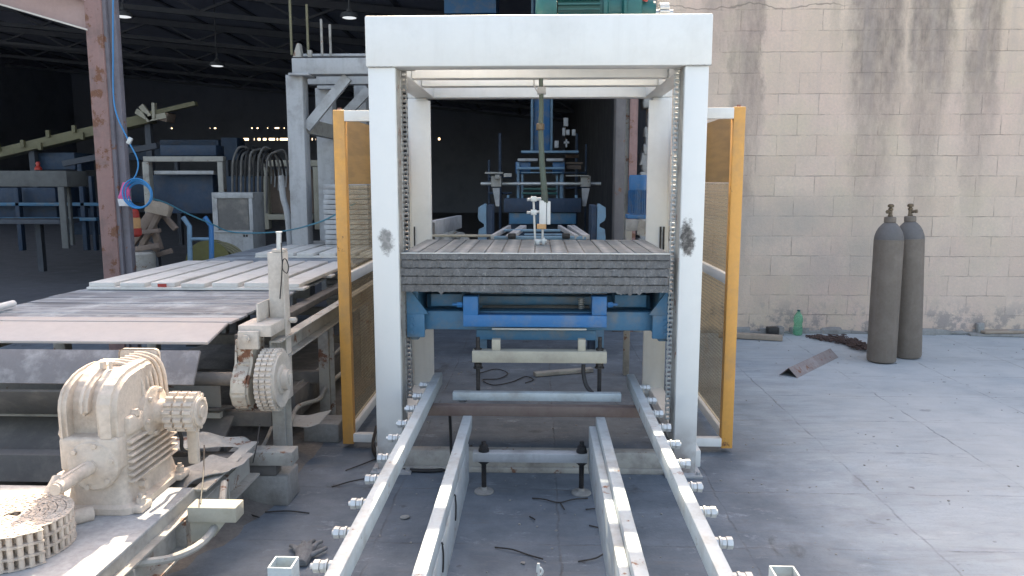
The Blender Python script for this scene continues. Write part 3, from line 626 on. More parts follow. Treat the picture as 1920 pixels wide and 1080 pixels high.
# bolts with nuts along the outer rails
def bolt_mesh(x,y,z,s,ln=1.):
    m=MB(); ax=(1,0,0)
    m.rod((x,y,z),(x+s*.072*ln,y,z),.0085,10); m.lathe((x,y,z),[(.019,s*.001),(.019,s*.004)],16,'x')
    m.nut((x+s*.013,y,z),ax,.0175,.014); m.lathe((x+s*.026,y,z),[(.021,-.003),(.0215,.003)],16,'x'); m.nut((x+s*.038,y,z),ax,.0175,.013); m.nut((x+s*.056,y,z),ax,.0195,.018); return m
rr=random.Random(11)
for k in range(10):
    y=4.24-.232*k
    obj('bolt',bolt_mesh(xo_l[0],y,.458+rr.uniform(-.004,.004),-1,rr.uniform(.9,1.05)),'zinc',t); obj('bolt',bolt_mesh(xo_r[1],y-.03,.458+rr.uniform(-.004,.004),1,rr.uniform(.9,1.05)),'zinc',t)
# black bracing wire hooks on the lower rail
for yy in(3.05,2.62):
    m=MB(); m.tube([(-.340,yy,.305),(-.337,yy,.27),(-.338,yy-.0,.22),(-.340,yy,.20)],.0035,6); m.tube([(-.352,yy,.312),(-.341,yy,.312),(-.338,yy,.305)],.0035,6,False); obj('wire_clip',m,'black_metal',t)
# front adjuster beam with two black levelling feet
AY=3.80
t2=thing('levelling_beam','grey cross beam on two black threaded levelling feet between the rails','cross beam',(0,AY,0))
m=MB(); m.box(-.332,.257,AY,AY+.06,bz(868,AY),bz(851,AY),.004); obj('beam',m,'dull_white',t2)
for x in(907,1091):
    q=at(x,828,AY+.03); m=MB(); m.rod((q.x,AY+.03,.02),q,.012,12)
    for k in range(46):
        z=.03+k*(q.z-.04)/46
        if not bz(870,AY)<z<bz(849,AY): m.lathe((q.x,AY+.03,z),[(.0115,-.0015),(.0138,0),(.0115,.0015)],10)
    obj('threaded_rod',m,'black_metal',t2)
    m=MB(); zt_=bz(851,AY); m.nut((q.x,AY+.03,zt_+.022),(0,0,1),.023,.022); m.lathe((q.x,AY+.03,zt_),[(.028,.001),(.028,.012)],18); obj('nut',m,'black_metal',t2); m=MB(); m.nut((q.x,AY+.03,bz(869,AY)-.008),(0,0,1),.020,.014); m.lathe((q.x,AY+.03,bz(869,AY)-.002),[(.03,-.002),(.03,.001)],18); obj('nut',m,'black_metal',t2)
    m=MB(); m.lathe((q.x,AY+.03,0),[(.05,0),(.052,.004),(.048,.010),(.02,.016),(.016,.03)],24); obj('foot',m,'cement',t2)
# =================================================================== APRON CONVEYOR on the left
DX0,DX1,DZ=-3.12,-1.62,.87
t=thing('apron_conveyor','long dusty apron conveyor with grey slats and a toothed wheel at its front corner','conveyor',(-2.3,5,0))
rr=random.Random(21)
path=[(3.99,.868),(3.77,.812)]           # (Y,z) ends of the pink slat
y=4.08; k=0
for k in range(46):
    y0=3.955+k*.118
    m=MB(); m.box(DX0+rr.uniform(-.01,.01),DX1+rr.uniform(-.012,.012),y0+.002,y0+.114,DZ-.016,DZ-rr.uniform(0,.003),.002,Matrix.Rotation(rr.uniform(-.01,.01),3,'X')); obj('slat',m,'grey_slat' if k else 'pink_plank',t,label='pale dusty slat at the front edge of the deck' if not k else None)
def tslat(a,b,mat,lb,x1=DX1,nm='slat'):
    m=MB(); (ya,za),(yb,zb_)=a,b; L=math.hypot(yb-ya,zb_-za); c=((ya+yb)/2,(za+zb_)/2); m.bar((DX0-.2,c[0],c[1]),(x1,c[0],c[1]),L,.014,up=(0,(za-zb_)/L,-(ya-yb)/L) if True else None,bev=.002); obj(nm,m,mat,t,label=lb)
tslat((3.93,.862),(3.67,.812),'pink_plank','pinkish white slat tipping over the front end')
tslat((3.62,.785),(3.525,.64),'grey_slat_dark' if 'grey_slat_dark' in M else paint('grey_slat_dark',(.19,.18,.185),(.34,.33,.33),.6,9,.75,bump=.3,streak=.1).m and 'grey_slat_dark','dark grey scuffed slat hanging almost upright',x1=-1.635)
tslat((3.55,.60),(3.70,.44),'machine_dark','dark slat turning back under the deck',x1=-1.66)
tslat((3.85,.42),(4.05,.38),'machine_dark','lowest dark slat under the deck',x1=-1.66)
m=MB(); m.box(-1.60,-1.52,3.95,8.6,.76,.80,.003); m.box(-3.2,-3.13,3.95,8.6,.74,.84,.003); obj('deck_rail',m,'machine_dark',t)
m=MB(); m.box(-1.36,-1.352,3.80,8.8,.688,.798); m.box(-1.352,-1.30,3.80,8.8,.79,.798); m.box(-1.352,-1.30,3.80,8.8,.688,.696); obj('side_channel',m,'machine_grey',t)
m=MB(); m.box(-3.25,-3.2,3.80,8.8,.62,.74); obj('side_channel',m,'machine_grey',t)
for yy in(4.0,4.9,6.1,7.5):
    m=MB(); m.box(-1.435,-1.365,yy,yy+.08,0,.69,.004); m.box(-1.364,-1.335,yy+.02,yy+.026,0,.685); obj('leg',m,'machine_grey',t)
    m=MB(); m.box(-3.2,-3.12,yy,yy+.08,0,.69,.004); obj('leg',m,'machine_grey',t)
    m=MB(); m.box(-3.115,-1.44,yy+.01,yy+.07,.28,.36,.004); obj('cross_tie',m,'machine_dark',t)
# corner post and bearing bracket
m=MB(); a=at(498,470,3.95); b=at(538,660,3.95); m.box(a.x+.006,b.x,3.95,4.03,.45,a.z-.01,.004); m.box(b.x,b.x+.006,3.93,4.0,.66,a.z-.06); obj('corner_post',m,'dusty_cream',t)
m=MB(); m.box(a.x+.03,b.x+.0,3.955,4.025,a.z-.009,a.z+.006,.002); obj('post_cap',m,'dusty_cream',t); m=MB(); m.nut((b.x+.03,3.98,.875),(1,0,0),.016,.03); m.rod((b.x,3.98,.875),(b.x+.05,3.98,.875),.008); obj('post_bolt',m,'dusty_cream',t)
m=MB(); a=at(446,612,3.72);b=at(497,632,3.72); m.box(a.x,b.x+.03,3.72,3.93,b.z,a.z+.005,.004); obj('bearing_plate',m,'dusty_cream',t)
m=MB(); m.box(a.x+.065,a.x+.075,3.80,4.1,a.z+.006,a.z+.10,.002); obj('bracket_tab',m,'dusty_cream',t)
sp=at(505,712,3.72); SX0,SX1=-1.375,-1.285; sy,sz,sR=3.74,.615,.158
m=MB(); m.prism([(3.70,a.z-.055),(3.705,.70),(3.62,.64),(3.60,.57),(3.63,.50),(3.70,.46),(3.82,.46),(3.88,.53),(3.88,a.z-.055)],-1.50,-1.41,'x')
bmesh.ops.bevel(m.bm,geom=m.bm.edges[:],offset=.012,segments=2,affect='EDGES')
obj('bearing_housing',m,paint('rusty_cream',(.52,.49,.42),(.25,.2,.17),.4,6,.8,bump=.6,rust=.36,fine=.15).m,t)
m=MB(); p=at(464,634,3.70); m.box(p.x-.045,p.x+.055,3.69,3.715,p.z-.055,p.z+.035,.003); obj('bolt_plate',m,'dusty_cream',t)
m=MB(); m.nut((p.x,3.68,p.z),(0,1,0),.020,.018); m.rod((p.x,3.665,p.z-.0),(p.x,3.69,p.z),.010,10); obj('bolt',m,'dusty_cream',t)
m=MB(); m.rod((-3.1,sy,sz),(SX1,sy,sz),.035,18); obj('shaft',m,'machine_dark',t)
def sprocket(m,x0,x1,y,z,R,n,rows,tooth=.012,boss=None):
    w=(x1-x0)/rows
    for r_ in range(rows):
        a0=x0+r_*w; poly=[]
        for k in range(n):
            for da,rd in((-.34,R-tooth),(-.17,R),(.17,R),(.34,R-tooth)):
                an=2*PI*(k+da)/n; poly.append((y+rd*math.cos(an),z+rd*math.sin(an)))
        m.prism(poly,a0+w*.12,a0+w*.88,'x'); m.rod((a0,y,z),(a0+w,y,z),R-tooth*1.2,36)
m=MB(); sprocket(m,SX0,SX1,sy,sz,sR,34,3,.012)
m.lathe((SX1,sy,sz),[(sR-.02,-.003),(sR-.02,.008),(sR-.045,.008),(sR-.055,.002),(.075,.002),(.07,.012),(.055,.014)],40,'x'); m.lathe((SX1+.01,sy,sz),[(.052,0),(.052,.03),(.03,.033),(.03,.02)],28,'x')
o=obj('toothed_wheel',m,'dusty_cream',t)
m=MB(); m.box(SX1+.012,SX1+.05,sy-.012,sy+.012,sz-.03,sz+.03,.005); obj('shaft_end',m,'dusty_cream',o)
# wooden pallets riding on the apron
def wood_pallet(x0,x1,y0,y1,z,n,label,seed):
    rr=random.Random(seed); t=thing('wooden_pallet',label,'pallet',((x0+x1)/2,(y0+y1)/2,z))
    for yy in(y0+.01,(y0+y1)/2-.06,y1-.13):
        m=MB(); m.box(x0,x1,yy,yy+.12,z+.003,z+.020,.002); obj('cross_board',m,'dusty_plank',t)
    w=(x1-x0)/n
    for k in range(n):
        xx=x0+k*w; m=MB(); d=rr.uniform(-.03,.01); m.box(xx+.012,xx+w-.03+rr.uniform(-.01,.01),y0+.004+abs(d),y1+d,z+.0205,z+.048+rr.uniform(-.002,.003),.003,Matrix.Rotation(rr.uniform(-.012,.012),3,'Z'))
        obj('board',m,'dusty_plank',t,label='dusty board with a worn red end' if k==2 and seed==1 else None)
        if k==2 and seed==1:
            m=MB(); m.box(xx+.07,xx+.13,y0+.0015,y0+.006,z+.024,z+.046); obj('red_paint_mark',m,'red_plastic',t)
wood_pallet(-3.06,-1.57,5.08,6.6,DZ,7,'dusty boarded pallet on the grey conveyor deck behind the corner post',1)
wood_pallet(-2.72,-1.52,7.3,8.9,DZ,6,'farther dusty boarded pallet at the rear end of the conveyor deck',2)
# black cable loop and clear tube on the corner post
a=at(520,440,3.9)
t=thing('post_sensor','clear tube with a black wire loop on top of the conveyor corner post','sensor',(a.x,3.93,a.z-.1))
m=MB(); m.rod(at(523,470,3.97),at(523,437,3.97),.013,14); m.lathe(at(523,437,3.97),[(.017,0),(.017,.008),(.0,.008)],14); obj('tube',m,'zinc',t)
m=MB(); m.tube([at(527,455,3.93),at(529,490,3.92),at(530,505,3.90),at(538,512,3.88),at(541,500,3.88),at(536,486,3.88),at(530,490,3.88),at(528,520,3.90),at(525,560,3.93)],.003,6); obj('wire',m,'black_metal',t)
# loose end pieces of timber and blocks under the corner
p=on(500,935); t=obj('concrete_block',MB().box(p.x-.16,p.x+.14,3.62,3.80,0,.155,.008).cut(1).wob(.003,20),'cement'); tag(t,'grey concrete block on the floor under the conveyor leg','block')
t=obj('support_beam',MB().box(-1.52,-1.20,3.60,3.70,.215,.285,.004),'machine_grey'); tag(t,'short dusty steel beam lying on the concrete block','beam')
t=obj('support_beam',MB().box(-1.50,-1.29,3.62,3.70,.157,.2145,.004),'machine_dark'); tag(t,'dark packing piece between the concrete block and the dusty beam','beam')
# =================================================================== GEARBOX and its base frame
BX=-1.39; PZ=.37
t=thing('machine_bed','dust covered steel base frame under the big gearbox','base frame',(-1.8,2.3,0))
m=MB(); m.box(-2.9,BX,1.5,2.95,PZ-.012,PZ,.002); obj('top_plate',m,paint('dusty_plate',(.40,.41,.42),(.25,.24,.24),.4,5,.9,bump=.5,fine=.3).m,t)
m=MB(); m.box(BX-.012,BX-.004,1.5,3.55,.19,PZ-.013); m.box(BX-.004,BX+.045,1.5,3.55,.19,.199); m.box(BX-.004,BX+.03,2.0,3.55,.305,.313); m.box(BX-.004,BX+.045,2.96,3.55,PZ-.02,PZ-.012); obj('side_channel',m,'machine_grey',t)
for yy in(2.05,2.40,2.78,3.2):
    m=MB(); m.box(BX-.003,BX+.036,yy,yy+.009,.20,.304); obj('stiffener',m,'machine_grey',t)
for yy in(1.6,2.6,3.4):
    m=MB(); m.box(-2.9,BX-.02,yy,yy+.08,.2,.33); m.box(BX-.1,BX-.02,yy,yy+.08,0,.2); m.box(-2.9,-2.82,yy,yy+.08,0,.2); obj('cross_member',m,'machine_dark',t)
m=MB(); m.box(BX+.046,-1.155,2.78,2.865,.300,.360,.004); m.prism([(BX+.046,.2995),(-1.20,.2995),(-1.25,.235),(BX+.046,.21)],2.80,2.806,'y'); obj('end_stub',m,paint('cream_stub',(.42,.40,.33),(.3,.27,.2),.3,9,.8).m,t)
# the gearbox
gx,gy,g0=-1.645,2.70,PZ; GW=.105; GD=.40
t=thing('worm_gearbox','big dust coated cast gearbox with side fins and a triple toothed wheel','gearbox',(gx,gy+GD/2,g0))
cy=gy+GD/2
m=MB()
m.loft([(gx,cy,g0+.001,.15,.225,.05),(gx,cy,g0+.025,.15,.225,.05),(gx,cy,g0+.035,.125,.21,.05),(gx,cy,g0+.09,.110,.205,.045),(gx,cy,g0+.27,.108,.2,.04),(gx,cy,g0+.275,.112,.203,.04),(gx,cy,g0+.30,.112,.203,.04),
        (gx,cy+.02,g0+.305,.104,.176,.03),(gx,cy+.022,g0+.42,.102,.172,.03),(gx,cy+.025,g0+.465,.096,.163,.04),(gx,cy+.03,g0+.492,.082,.150,.05),(gx,cy+.035,g0+.508,.055,.13,.04),(gx,cy+.035,g0+.513,.02,.11,.02)])
obj('housing',m,'dusty_gear',t,smooth=50)
# front ribs beside two recesses
m=MB()
def rib(x0_,x1_,z_lo,yf,bev):
    pr=[(yf,z_lo),(yf,.405),(yf+.008,.440),(yf+.03,.475),(yf+.065,.500),(yf+.115,.520),(yf+.20,.530),(yf+.26,.528),(yf+.26,z_lo)]
    b=MB(); b.prism([(gy+a,g0+z) for a,z in pr],x0_,x1_,'x'); bmesh.ops.recalc_face_normals(b.bm,faces=b.bm.faces[:]); bmesh.ops.bevel(b.bm,geom=b.bm.edges[:],offset=bev,segments=3,affect='EDGES',clamp_overlap=True); m.merge(b.bm)
rib(gx-.104,gx+.104,.28,.022,.016); rib(gx-.110,gx-.078,.28,-.030,.013); rib(gx-.038,gx-.004,.375,-.020,.013); rib(gx+.030,gx+.108,.28,-.030,.022)
m.box(gx-.110,gx+.110,gy-.032,gy+.05,g0+.17,g0+.300,.014)
obj('front_rib',m,'dusty_gear',t,smooth=50)
# wrapped fins at the rear right of the hood
m=MB()
for k in range(6):
    yy=gy+.175+k*.036
    m.tube([(gx+.112,yy,g0+.31),(gx+.111,yy,g0+.40),(gx+.103,yy,g0+.465),(gx+.078,yy,g0+.512),(gx+.03,yy,g0+.530),(gx-.01,yy,g0+.530)],.0085,8)
m.box(gx-.09,gx+.08,gy+.37,gy+.395,g0+.42,g0+.545,.02)
obj('hood_fins',m,'dusty_gear',t)
for sx in(-1,1):
    m=MB()
    for k in range(7):
        zz=g0+.105+k*.0255; m.box(gx+sx*.095,gx+sx*.134,gy+.03,gy+.385,zz,zz+.012,.005)
    m.box(gx+sx*.08,gx+sx*.1125,gy+.035,gy+.38,g0+.10,g0+.28,.003); obj('side_fins',m,'dusty_gear',t)
m=MB(); fz=g0+.195
m.lathe((gx+.012,gy-.001,fz),[(.096,0),(.096,-.028),(.088,-.036),(.070,-.038),(.058,-.046),(.030,-.048),(.030,-.052)],40,'y')
for k in range(6):
    a=2*PI*k/6+.3; m.nut((gx+.012+.08*math.cos(a),gy-.041,fz+.08*math.sin(a)),(0,1,0),.010,.010)
obj('front_flange',m,'dusty_gear',t)
m=MB(); m.rod((gx+.012,gy-.04,fz),(gx+.012,gy-.245,fz-.0),.026,20,.024); m.rod((gx+.012,gy-.245,fz),(gx+.012,gy-.255,fz),.020,20); m.box(gx+.006,gx+.018,gy-.22,gy-.08,fz+.018,fz+.03,.003); obj('input_shaft',m,'dusty_gear',t)
ty,tz=gy+.23,g0+.325
m=MB(); m.lathe((gx+.10,ty,tz),[(.10,0),(.10,.028),(.085,.034),(.06,.036),(.05,.042),(.046,.07)],40,'x')
for k in range(6):
    a=2*PI*k/6+.2; m.nut((gx+.139,ty+.084*math.cos(a),tz+.084*math.sin(a)),(1,0,0),.010,.010)
m.box(gx+.09,gx+.13,ty-.20,ty-.09,tz-.035,tz+.035,.012); obj('side_flange',m,'dusty_gear',t)
m=MB(); sprocket(m,gx+.185,gx+.305,ty,tz-.0,.080,15,3,.014); m.rod((gx+.15,ty,tz),(gx+.185,ty,tz),.045,24); m.lathe((gx+.305,ty,tz),[(.058,-.003),(.058,.007),(.048,.009),(.042,.003),(.026,.003),(.024,.014),(.001,.014)],24,'x'); obj('toothed_wheel',m,'dusty_gear',t)
m=MB(); m.box(gx+.20,gx+.245,ty+.09,ty+.12,g0+.07,g0+.27,.01); obj('torque_arm',m,'dusty_gear',t)
m=MB(); m.tube([(gx+.17,ty+.07,g0+.27),(gx+.185,ty+.08,g0+.19),(gx+.18,ty+.09,g0+.14),(gx+.20,ty+.1,g0+.12)],.008,8); obj('cable',m,'rubber',t)
for sx,yy in((1,.02),(1,.34),(-1,.02),(-1,.34)):
    m=MB(); m.box(gx+sx*.10,gx+sx*.175,gy+yy-.03,gy+yy+.055,g0+.0,g0+.03,.01); m.nut((gx+sx*.152,gy+yy+.01,g0+.04),(0,0,1),.018,.022); m.rod((gx+sx*.152,gy+yy+.01,g0+.03),(gx+sx*.152,gy+yy+.01,g0+.065),.009); obj('foot',m,'dusty_gear',t)
m=MB(); m.tube([(gx+.01,gy-.05,g0+.02),(gx-.06,gy-.12,g0+.03),(gx-.12,gy-.10,g0+.07),(gx-.12,gy-.02,g0+.14)],.028,12); m.box(gx-.16,gx-.10,gy+.0,gy+.06,g0+.10,g0+.15,.02); obj('base_lug',m,'dusty_gear',t)
for c_,ax_,r_,t_ in(((gx-.12,gy+.03,g0+.30),(1,0,0),.018,.03),((gx-.02,gy+.14,g0+.532),(0,0,1),.014,.03),((gx+.015,gy+.13,g0+.535),(0,0,1),.008,.03),((gx+.115,gy+.09,g0+.36),(1,0,0),.018,.03),((gx+.125,gy+.10,g0+.075),(1,0,0),.018,.03)):
    m=MB(); m.nut(c_,ax_,r_,t_); obj('plug',m,'dusty_gear',t)
# coiled triple roller chain on the plate
ccx,ccy=-1.76,2.42
m=MB(); th=0; pitch=.0285; lv=[0,.036,.039,.075,.078,.114]; k=0; r0=.185; pts=[]
while True:
    r_=r0-.026*th/(2*PI)
    if r_<.022: break
    pts.append((ccx+r_*math.cos(-th-.6),ccy+r_*math.sin(-th-.6))); th+=pitch/r_
rr=random.Random(4)
for i,(x,y) in enumerate(pts[:-1]):
    for z0 in(0,.0385,.077): m.rod((x,y,PZ+z0+.006),(x,y,PZ+z0+.034),.0092,8)
    m.rod((x,y,PZ),(x,y,PZ+.121),.005,6)
    x2,y2=pts[i+1]; an=math.atan2(y2-y,x2-x); c=((x+x2)/2,(y+y2)/2); L=pitch*.5+.009
    e=.0022 if i%2 else 0
    for zz in(.002,.0365,.0405,.0750,.079,.1135):
        b=MB(); b.box(c[0]-L,c[0]+L,c[1]-.0115,c[1]+.0115,PZ+zz+e,PZ+zz+e+.0022,0,Matrix.Rotation(an,3,'Z')); m.merge(b.bm)
t=obj('roller_chain',m,'dusty_gear'); tag(t,'dusty triple row roller chain rolled into a coil on the gearbox base','chain')
# cables, plastic sheet and rods below the machine
def tubeobj(name,pts,r,mat,label,cat,n=8):
    m=MB(); m.tube(pts,r,n); return tag(obj(name,m,mat),label,cat)
tubeobj('hose',[(-1.50,2.42,.30),(-1.38,2.50,.28),(-1.30,2.58,.262),(-1.25,2.70,.262),(-1.26,2.87,.28),(-1.33,3.1,.33)],.015,'machine_grey','dusty hose curving below the gearbox base next to the cream stub','hose')
tubeobj('hose',[on(640,700,.30),on(612,725,.26),on(598,748,.2),on(560,762,.22),on(545,790,.2),on(535,810,.18),on(505,850,.16),on(470,885,.12),on(420,930,.08),on(380,965,.04)],.014,'machine_grey','dusty hose hanging along the right foot of the conveyor','hose')
tubeobj('hose',[on(640,650,.35),on(600,690,.30),on(560,720,.30),on(530,760,.25),on(510,800,.2),on(490,840,.2),on(440,885,.2),on(400,915,.25)],.010,'machine_grey','thin dusty hose running under the conveyor side channel','hose')
def sheet(name,pts,label,mat,amp=.03,seed=1):
    # crumpled thin sheet between two edge polylines
    m=MB(); A=catmull([Vector(p) for p in pts[0]]); B=catmull([Vector(p) for p in pts[1]]); n=min(len(A),len(B)); W=8; vs=[];fs=[]
    for s_ in(0,.004):
        for i in range(n):
            for j in range(W+1): vs.append(A[i].lerp(B[i],j/W)+Vector((0,0,s_)))
    q=n*(W+1)
    for i in range(n-1):
        for j in range(W):
            a=i*(W+1)+j; fs.append((a,a+1,a+W+2,a+W+1)); fs.append((q+a,q+a+W+1,q+a+W+2,q+a+1))
    for j in range(W): fs.append((j,q+j,q+j+1,j+1)); e=(n-1)*(W+1)+j; fs.append((e,e+1,q+e+1,q+e))
    for i in range(n-1):
        a=i*(W+1); fs.append((a,a+W+1,q+a+W+1,q+a)); b=a+W; fs.append((b,q+b,q+b+W+1,b+W+1))
    m._add(vs,fs); m.wob(amp,9,seed); return tag(obj(name,m,mat),label,'sheet')
sheet('plastic_sheet',([(-1.75,3.05,.25),(-1.60,3.15,.36),(-1.50,3.25,.36),(-1.40,3.40,.34)],[(-1.6,2.9,.28),(-1.42,3.02,.34),(-1.36,3.1,.36),(-1.28,3.32,.37)]),'crumpled dusty sheet draped behind the gearbox','cement',.035,4)
sheet('plastic_sheet',([(-1.9,3.45,.38),(-1.65,3.5,.42),(-1.5,3.55,.38),(-1.38,3.6,.34)],[(-1.85,3.3,.34),(-1.62,3.34,.38),(-1.48,3.42,.36),(-1.34,3.5,.33)]),'dusty torn sheet hanging under the toothed wheel of the conveyor','machine_grey',.04,8)
sheet('steel_offcut',([on(545,775,.22),on(580,778,.22),on(620,768,.26)],[on(540,800,.16),on(570,802,.18),on(600,795,.2)]),'bent sheet metal offcut beside the second conveyor leg','machine_grey',.015,3)
for a,b,lb in((on(383,835,.45),on(376,945,.38),'thin black wire standing upright behind the cream stub'),(on(487,795,.45),on(474,868,.29),'thin black wire standing in front of the conveyor leg')):
    tubeobj('wire',[a,(a+b)/2+Vector((.004,0,0)),b],.0028,'black_metal',lb,'wire',6)
p=on(600,830); t=obj('concrete_block',MB().box(p.x-.1,p.x+.12,p.y,p.y+.2,0,.12,.008).cut(1).wob(.004,20,3),'cement'); tag(t,'farther low concrete block beside the second conveyor leg','block')
# =================================================================== YARD ITEMS on the right
def cylinder(base,label,lean):
    t=thing('gas_cylinder',label,'gas cylinder',base,'tall grey gas cylinders by the block wall')
    R=.122; m=MB(); m.lathe(base,[(.06,.012),(.095,.0),(R*.96,.01),(R,.03),(R,1.05),(R*.995,1.09)],40); obj('body',m,'cylinder_grey',t,smooth=50)
    m=MB(); m.lathe(base,[(R*.995,1.091),(R*.96,1.125),(R*.86,1.165),(R*.70,1.20),(R*.50,1.228),(R*.36,1.242),(.04,1.25)],40); obj('shoulder',m,'cylinder_shoulder',t,smooth=50)
    m=MB(); m.lathe(base,[(.043,1.238),(.050,1.245),(.050,1.285),(.043,1.292),(.03,1.294)],24); obj('neck_ring',m,'cylinder_grey',t)
    m=MB(); b=Vector(base); m.lathe(b,[(.02,1.292),(.022,1.30),(.017,1.31),(.016,1.345),(.021,1.35),(.021,1.365),(.012,1.37),(.010,1.385)],16); m.rod(b+Vector((0,0,1.33)),b+Vector((-.045,-.02,1.335)),.013,12); m.nut(b+Vector((-.047,-.021,1.335)),Vector((-.9,-.4,.1)).normalized(),.018,.016); obj('valve',m,'brass',t)
    m=MB(); m.lathe(b,[(.01,1.372),(.026,1.376),(.027,1.392),(.018,1.402),(.01,1.404)],12); obj('hand_wheel',m,'brass',t)
    t.rotation_euler=lean; return t
p=on(1652,678); cylinder((p.x,p.y,0),'nearer grey gas cylinder standing left of its twin by the wall',(math.radians(-1.5),math.radians(1.1),.3))
q=on(1712,675); cylinder((q.x,q.y+.12,0),'grey gas cylinder standing behind and right of its twin by the wall',(math.radians(-2),math.radians(1.3),1.9))
# green bottle
p=on(1490,625); p.y=min(p.y,WY-.12)
t=thing('plastic_bottle','green plastic bottle standing on the ground against the block wall','bottle',p)
m=MB(); m.lathe(p,[(.035,0),(.052,.012),(.054,.03),(.052,.10),(.047,.12),(.047,.15),(.054,.165),(.054,.20),(.048,.23),(.03,.26),(.016,.278),(.015,.29)],28); obj('body',m,'green_plastic',t,smooth=60)
m=MB(); m.lathe(p,[(.018,.288),(.019,.305),(.001,.307)],16); obj('cap',m,'green_paint',t)
t.scale=(.88,.88,.88)
# rusty chain heap
rr=random.Random(8); m=MB(); A=[on(1524,632),on(1550,637),on(1580,640),on(1600,650),on(1622,655)]
for i in range(420):
    u=.02+.98*i/420; s=u*3.99; k=int(s); c=A[k].lerp(A[k+1],s-k); wd=.03+.12*u
    c=c+Vector((rr.uniform(-.08,.08),rr.gauss(0,wd),0)); h=.012+.05*u*rr.random(); a=rr.uniform(0,PI); tl=rr.uniform(-.5,.5)
    d=Vector((math.cos(a)*math.cos(tl),math.sin(a)*math.cos(tl),math.sin(tl)*.6))*.021; c.z=h
    n_=d.cross(Vector((0,0,1))).normalized()*.009
    m.tube([c-d-n_,c-d*1.35,c-d+n_,c+d+n_,c+d*1.35,c+d-n_,c-d-n_],.0042,5,False)
tag(obj('chain_heap',m,paint('rusty_chain',(.10,.07,.065),(.2,.12,.09),.4,20,.7,metal=.3).m),'heap of rusty dark chain lying on the ground left of the gas cylinders','chain')
# angle iron
a=on(1478,706);b=on(1556,668); m=MB(); d=(b-a).normalized(); n_=Vector((-d.y,d.x,0)); w_=.095; T=.006
for s in(-1,1):
    v=[a+Vector((0,0,.075)),b+Vector((0,0,.075)),b+n_*s*w_*.8+Vector((0,0,.002)),a+n_*s*w_*.8+Vector((0,0,.002))]; m._add([x for x in v]+[x-Vector((0,0,T)) for x in v],[(0,1,2,3),(7,6,5,4),(0,4,5,1),(1,5,6,2),(2,6,7,3),(3,7,4,0)])
tag(obj('angle_iron',m,paint('primer_grey',(.22,.19,.19),(.33,.31,.31),.4,7,.7,rust=.2).m,smooth=0),'rusty grey angle iron lying like a ridge on the yard floor','angle iron')
a=on(1376,634);b=on(1468,640); m=MB(); m.bar(a+Vector((-.15,.03,.035)),b+Vector((0,.02,.03)),.09,.05,bev=.004); tag(obj('timber',m,'wood_scrap'),'short brown timber lying at the wall beside the yellow guard','timber')
a=on(1380,612);b=on(1452,628); m=MB(); p=on(1452,628); m.box(p.x-.08,p.x+.03,8.02,8.12,.0,.085,.006); tag(obj('metal_box',m,'black_metal'),'small dark box lying between the timber and the green bottle','box')
m=MB(); m.box(p.x+.035,p.x+.09,8.04,8.13,0,.09,.006); tag(obj('stone_block',m,'cement'),'small grey cement piece beside the dark box at the wall','block')
a=on(1822,630)
for i,(dx,dy,z,w_,d_,rot,lb,mt) in enumerate(((.0,.0,.0,.62,.28,-.12,'grey board scrap lying flat at the wall on the far right','cement'),(.1,.03,.028,.5,.22,.1,'pale torn board scrap lying on top of the grey one','wood_scrap'))):
    m=MB(); m.box(a.x+dx,a.x+dx+w_,a.y+dy-.05,a.y+dy+d_-.05,z+.002,z+.026,.004,Matrix.Rotation(rot,3,'Z')); m.cut(2).wob(.008,9,i); tag(obj('board_scrap',m,mt),lb,'scrap')
m=MB(); p=on(1815,622); m.box(p.x-.01,p.x+.06,8.12,8.18,.0,.13,.01); m.cut(1).wob(.01,9); tag(obj('stone_block',m,'cement'),'small upright mortar lump leaning on the wall left of the board scraps','block')
# debris: wires, twigs and pebbles
def twig(pts,label,r=.0035,cat='wire',mat='dark_twig',n=5): return tubeobj('wire' if cat=='wire' else 'twig',[on(x,y,.006+.008*(i%2)) for i,(x,y) in enumerate(pts)],r,mat,label,cat,n)
G='dark wires and twigs on the yard floor'
for pts,lb in(([(998,934),(1020,936),(1048,942),(1075,936),(1102,934)],'dark branching wire on the floor between the inner rails'),([(1050,942),(1058,955)],'tiny dark wire offcut below the branching wire'),
    ([(928,1026),(960,1030),(990,1040),(1018,1048)],'long dark wire on the floor near the bottom centre'),([(1140,1032),(1118,1046),(1084,1053)],'dark wire beside the right inner rail near the bottom'),
    ([(993,968),(1003,974)],'short dark wire below the branching wire in the centre'),([(497,960),(540,958),(580,962)],'straight dark rod on the floor left of the rails'),([(470,965),(486,970)],'tiny dark wire at the foot of the concrete block'),
    ([(648,882),(675,872),(706,860)],'dark wire pointing at the left front foot of the gantry'),([(622,913),(660,902),(700,895)],'thin dark wire on the floor left of the rail bolts'),([(1098,955),(1120,954),(1132,962)],'curved dark wire at the right inner rail'),([(1105,985),(1134,992)],'short dark wire touching the lower right rail')):
    twig(pts,lb)
tubeobj('power_cable',[on(700,832,.05),on(702,850,.02),on(720,866,.012),on(760,880,.012),on(820,882,.012),on(880,872,.012),on(925,873,.012)],.011,'rubber','thick black cable looping past the left front foot of the gantry','cable')
tubeobj('power_cable',[on(706,800,.12),on(700,838,.06),on(725,862,.03),on(770,872,.014),on(820,865,.014),on(860,858,.014),on(880,850,.014)],.010,'rubber','upper black cable running beside its twin behind the left rails','cable')
tubeobj('power_cable',[Vector((-.47,3.99,.40)),Vector((-.468,4.0,.3)),Vector((-.463,4.02,.1)),Vector((-.44,4.1,.02)),Vector((-.40,4.5,.012))],.008,'rubber','thin black cable hanging from the brown crossbar','cable')
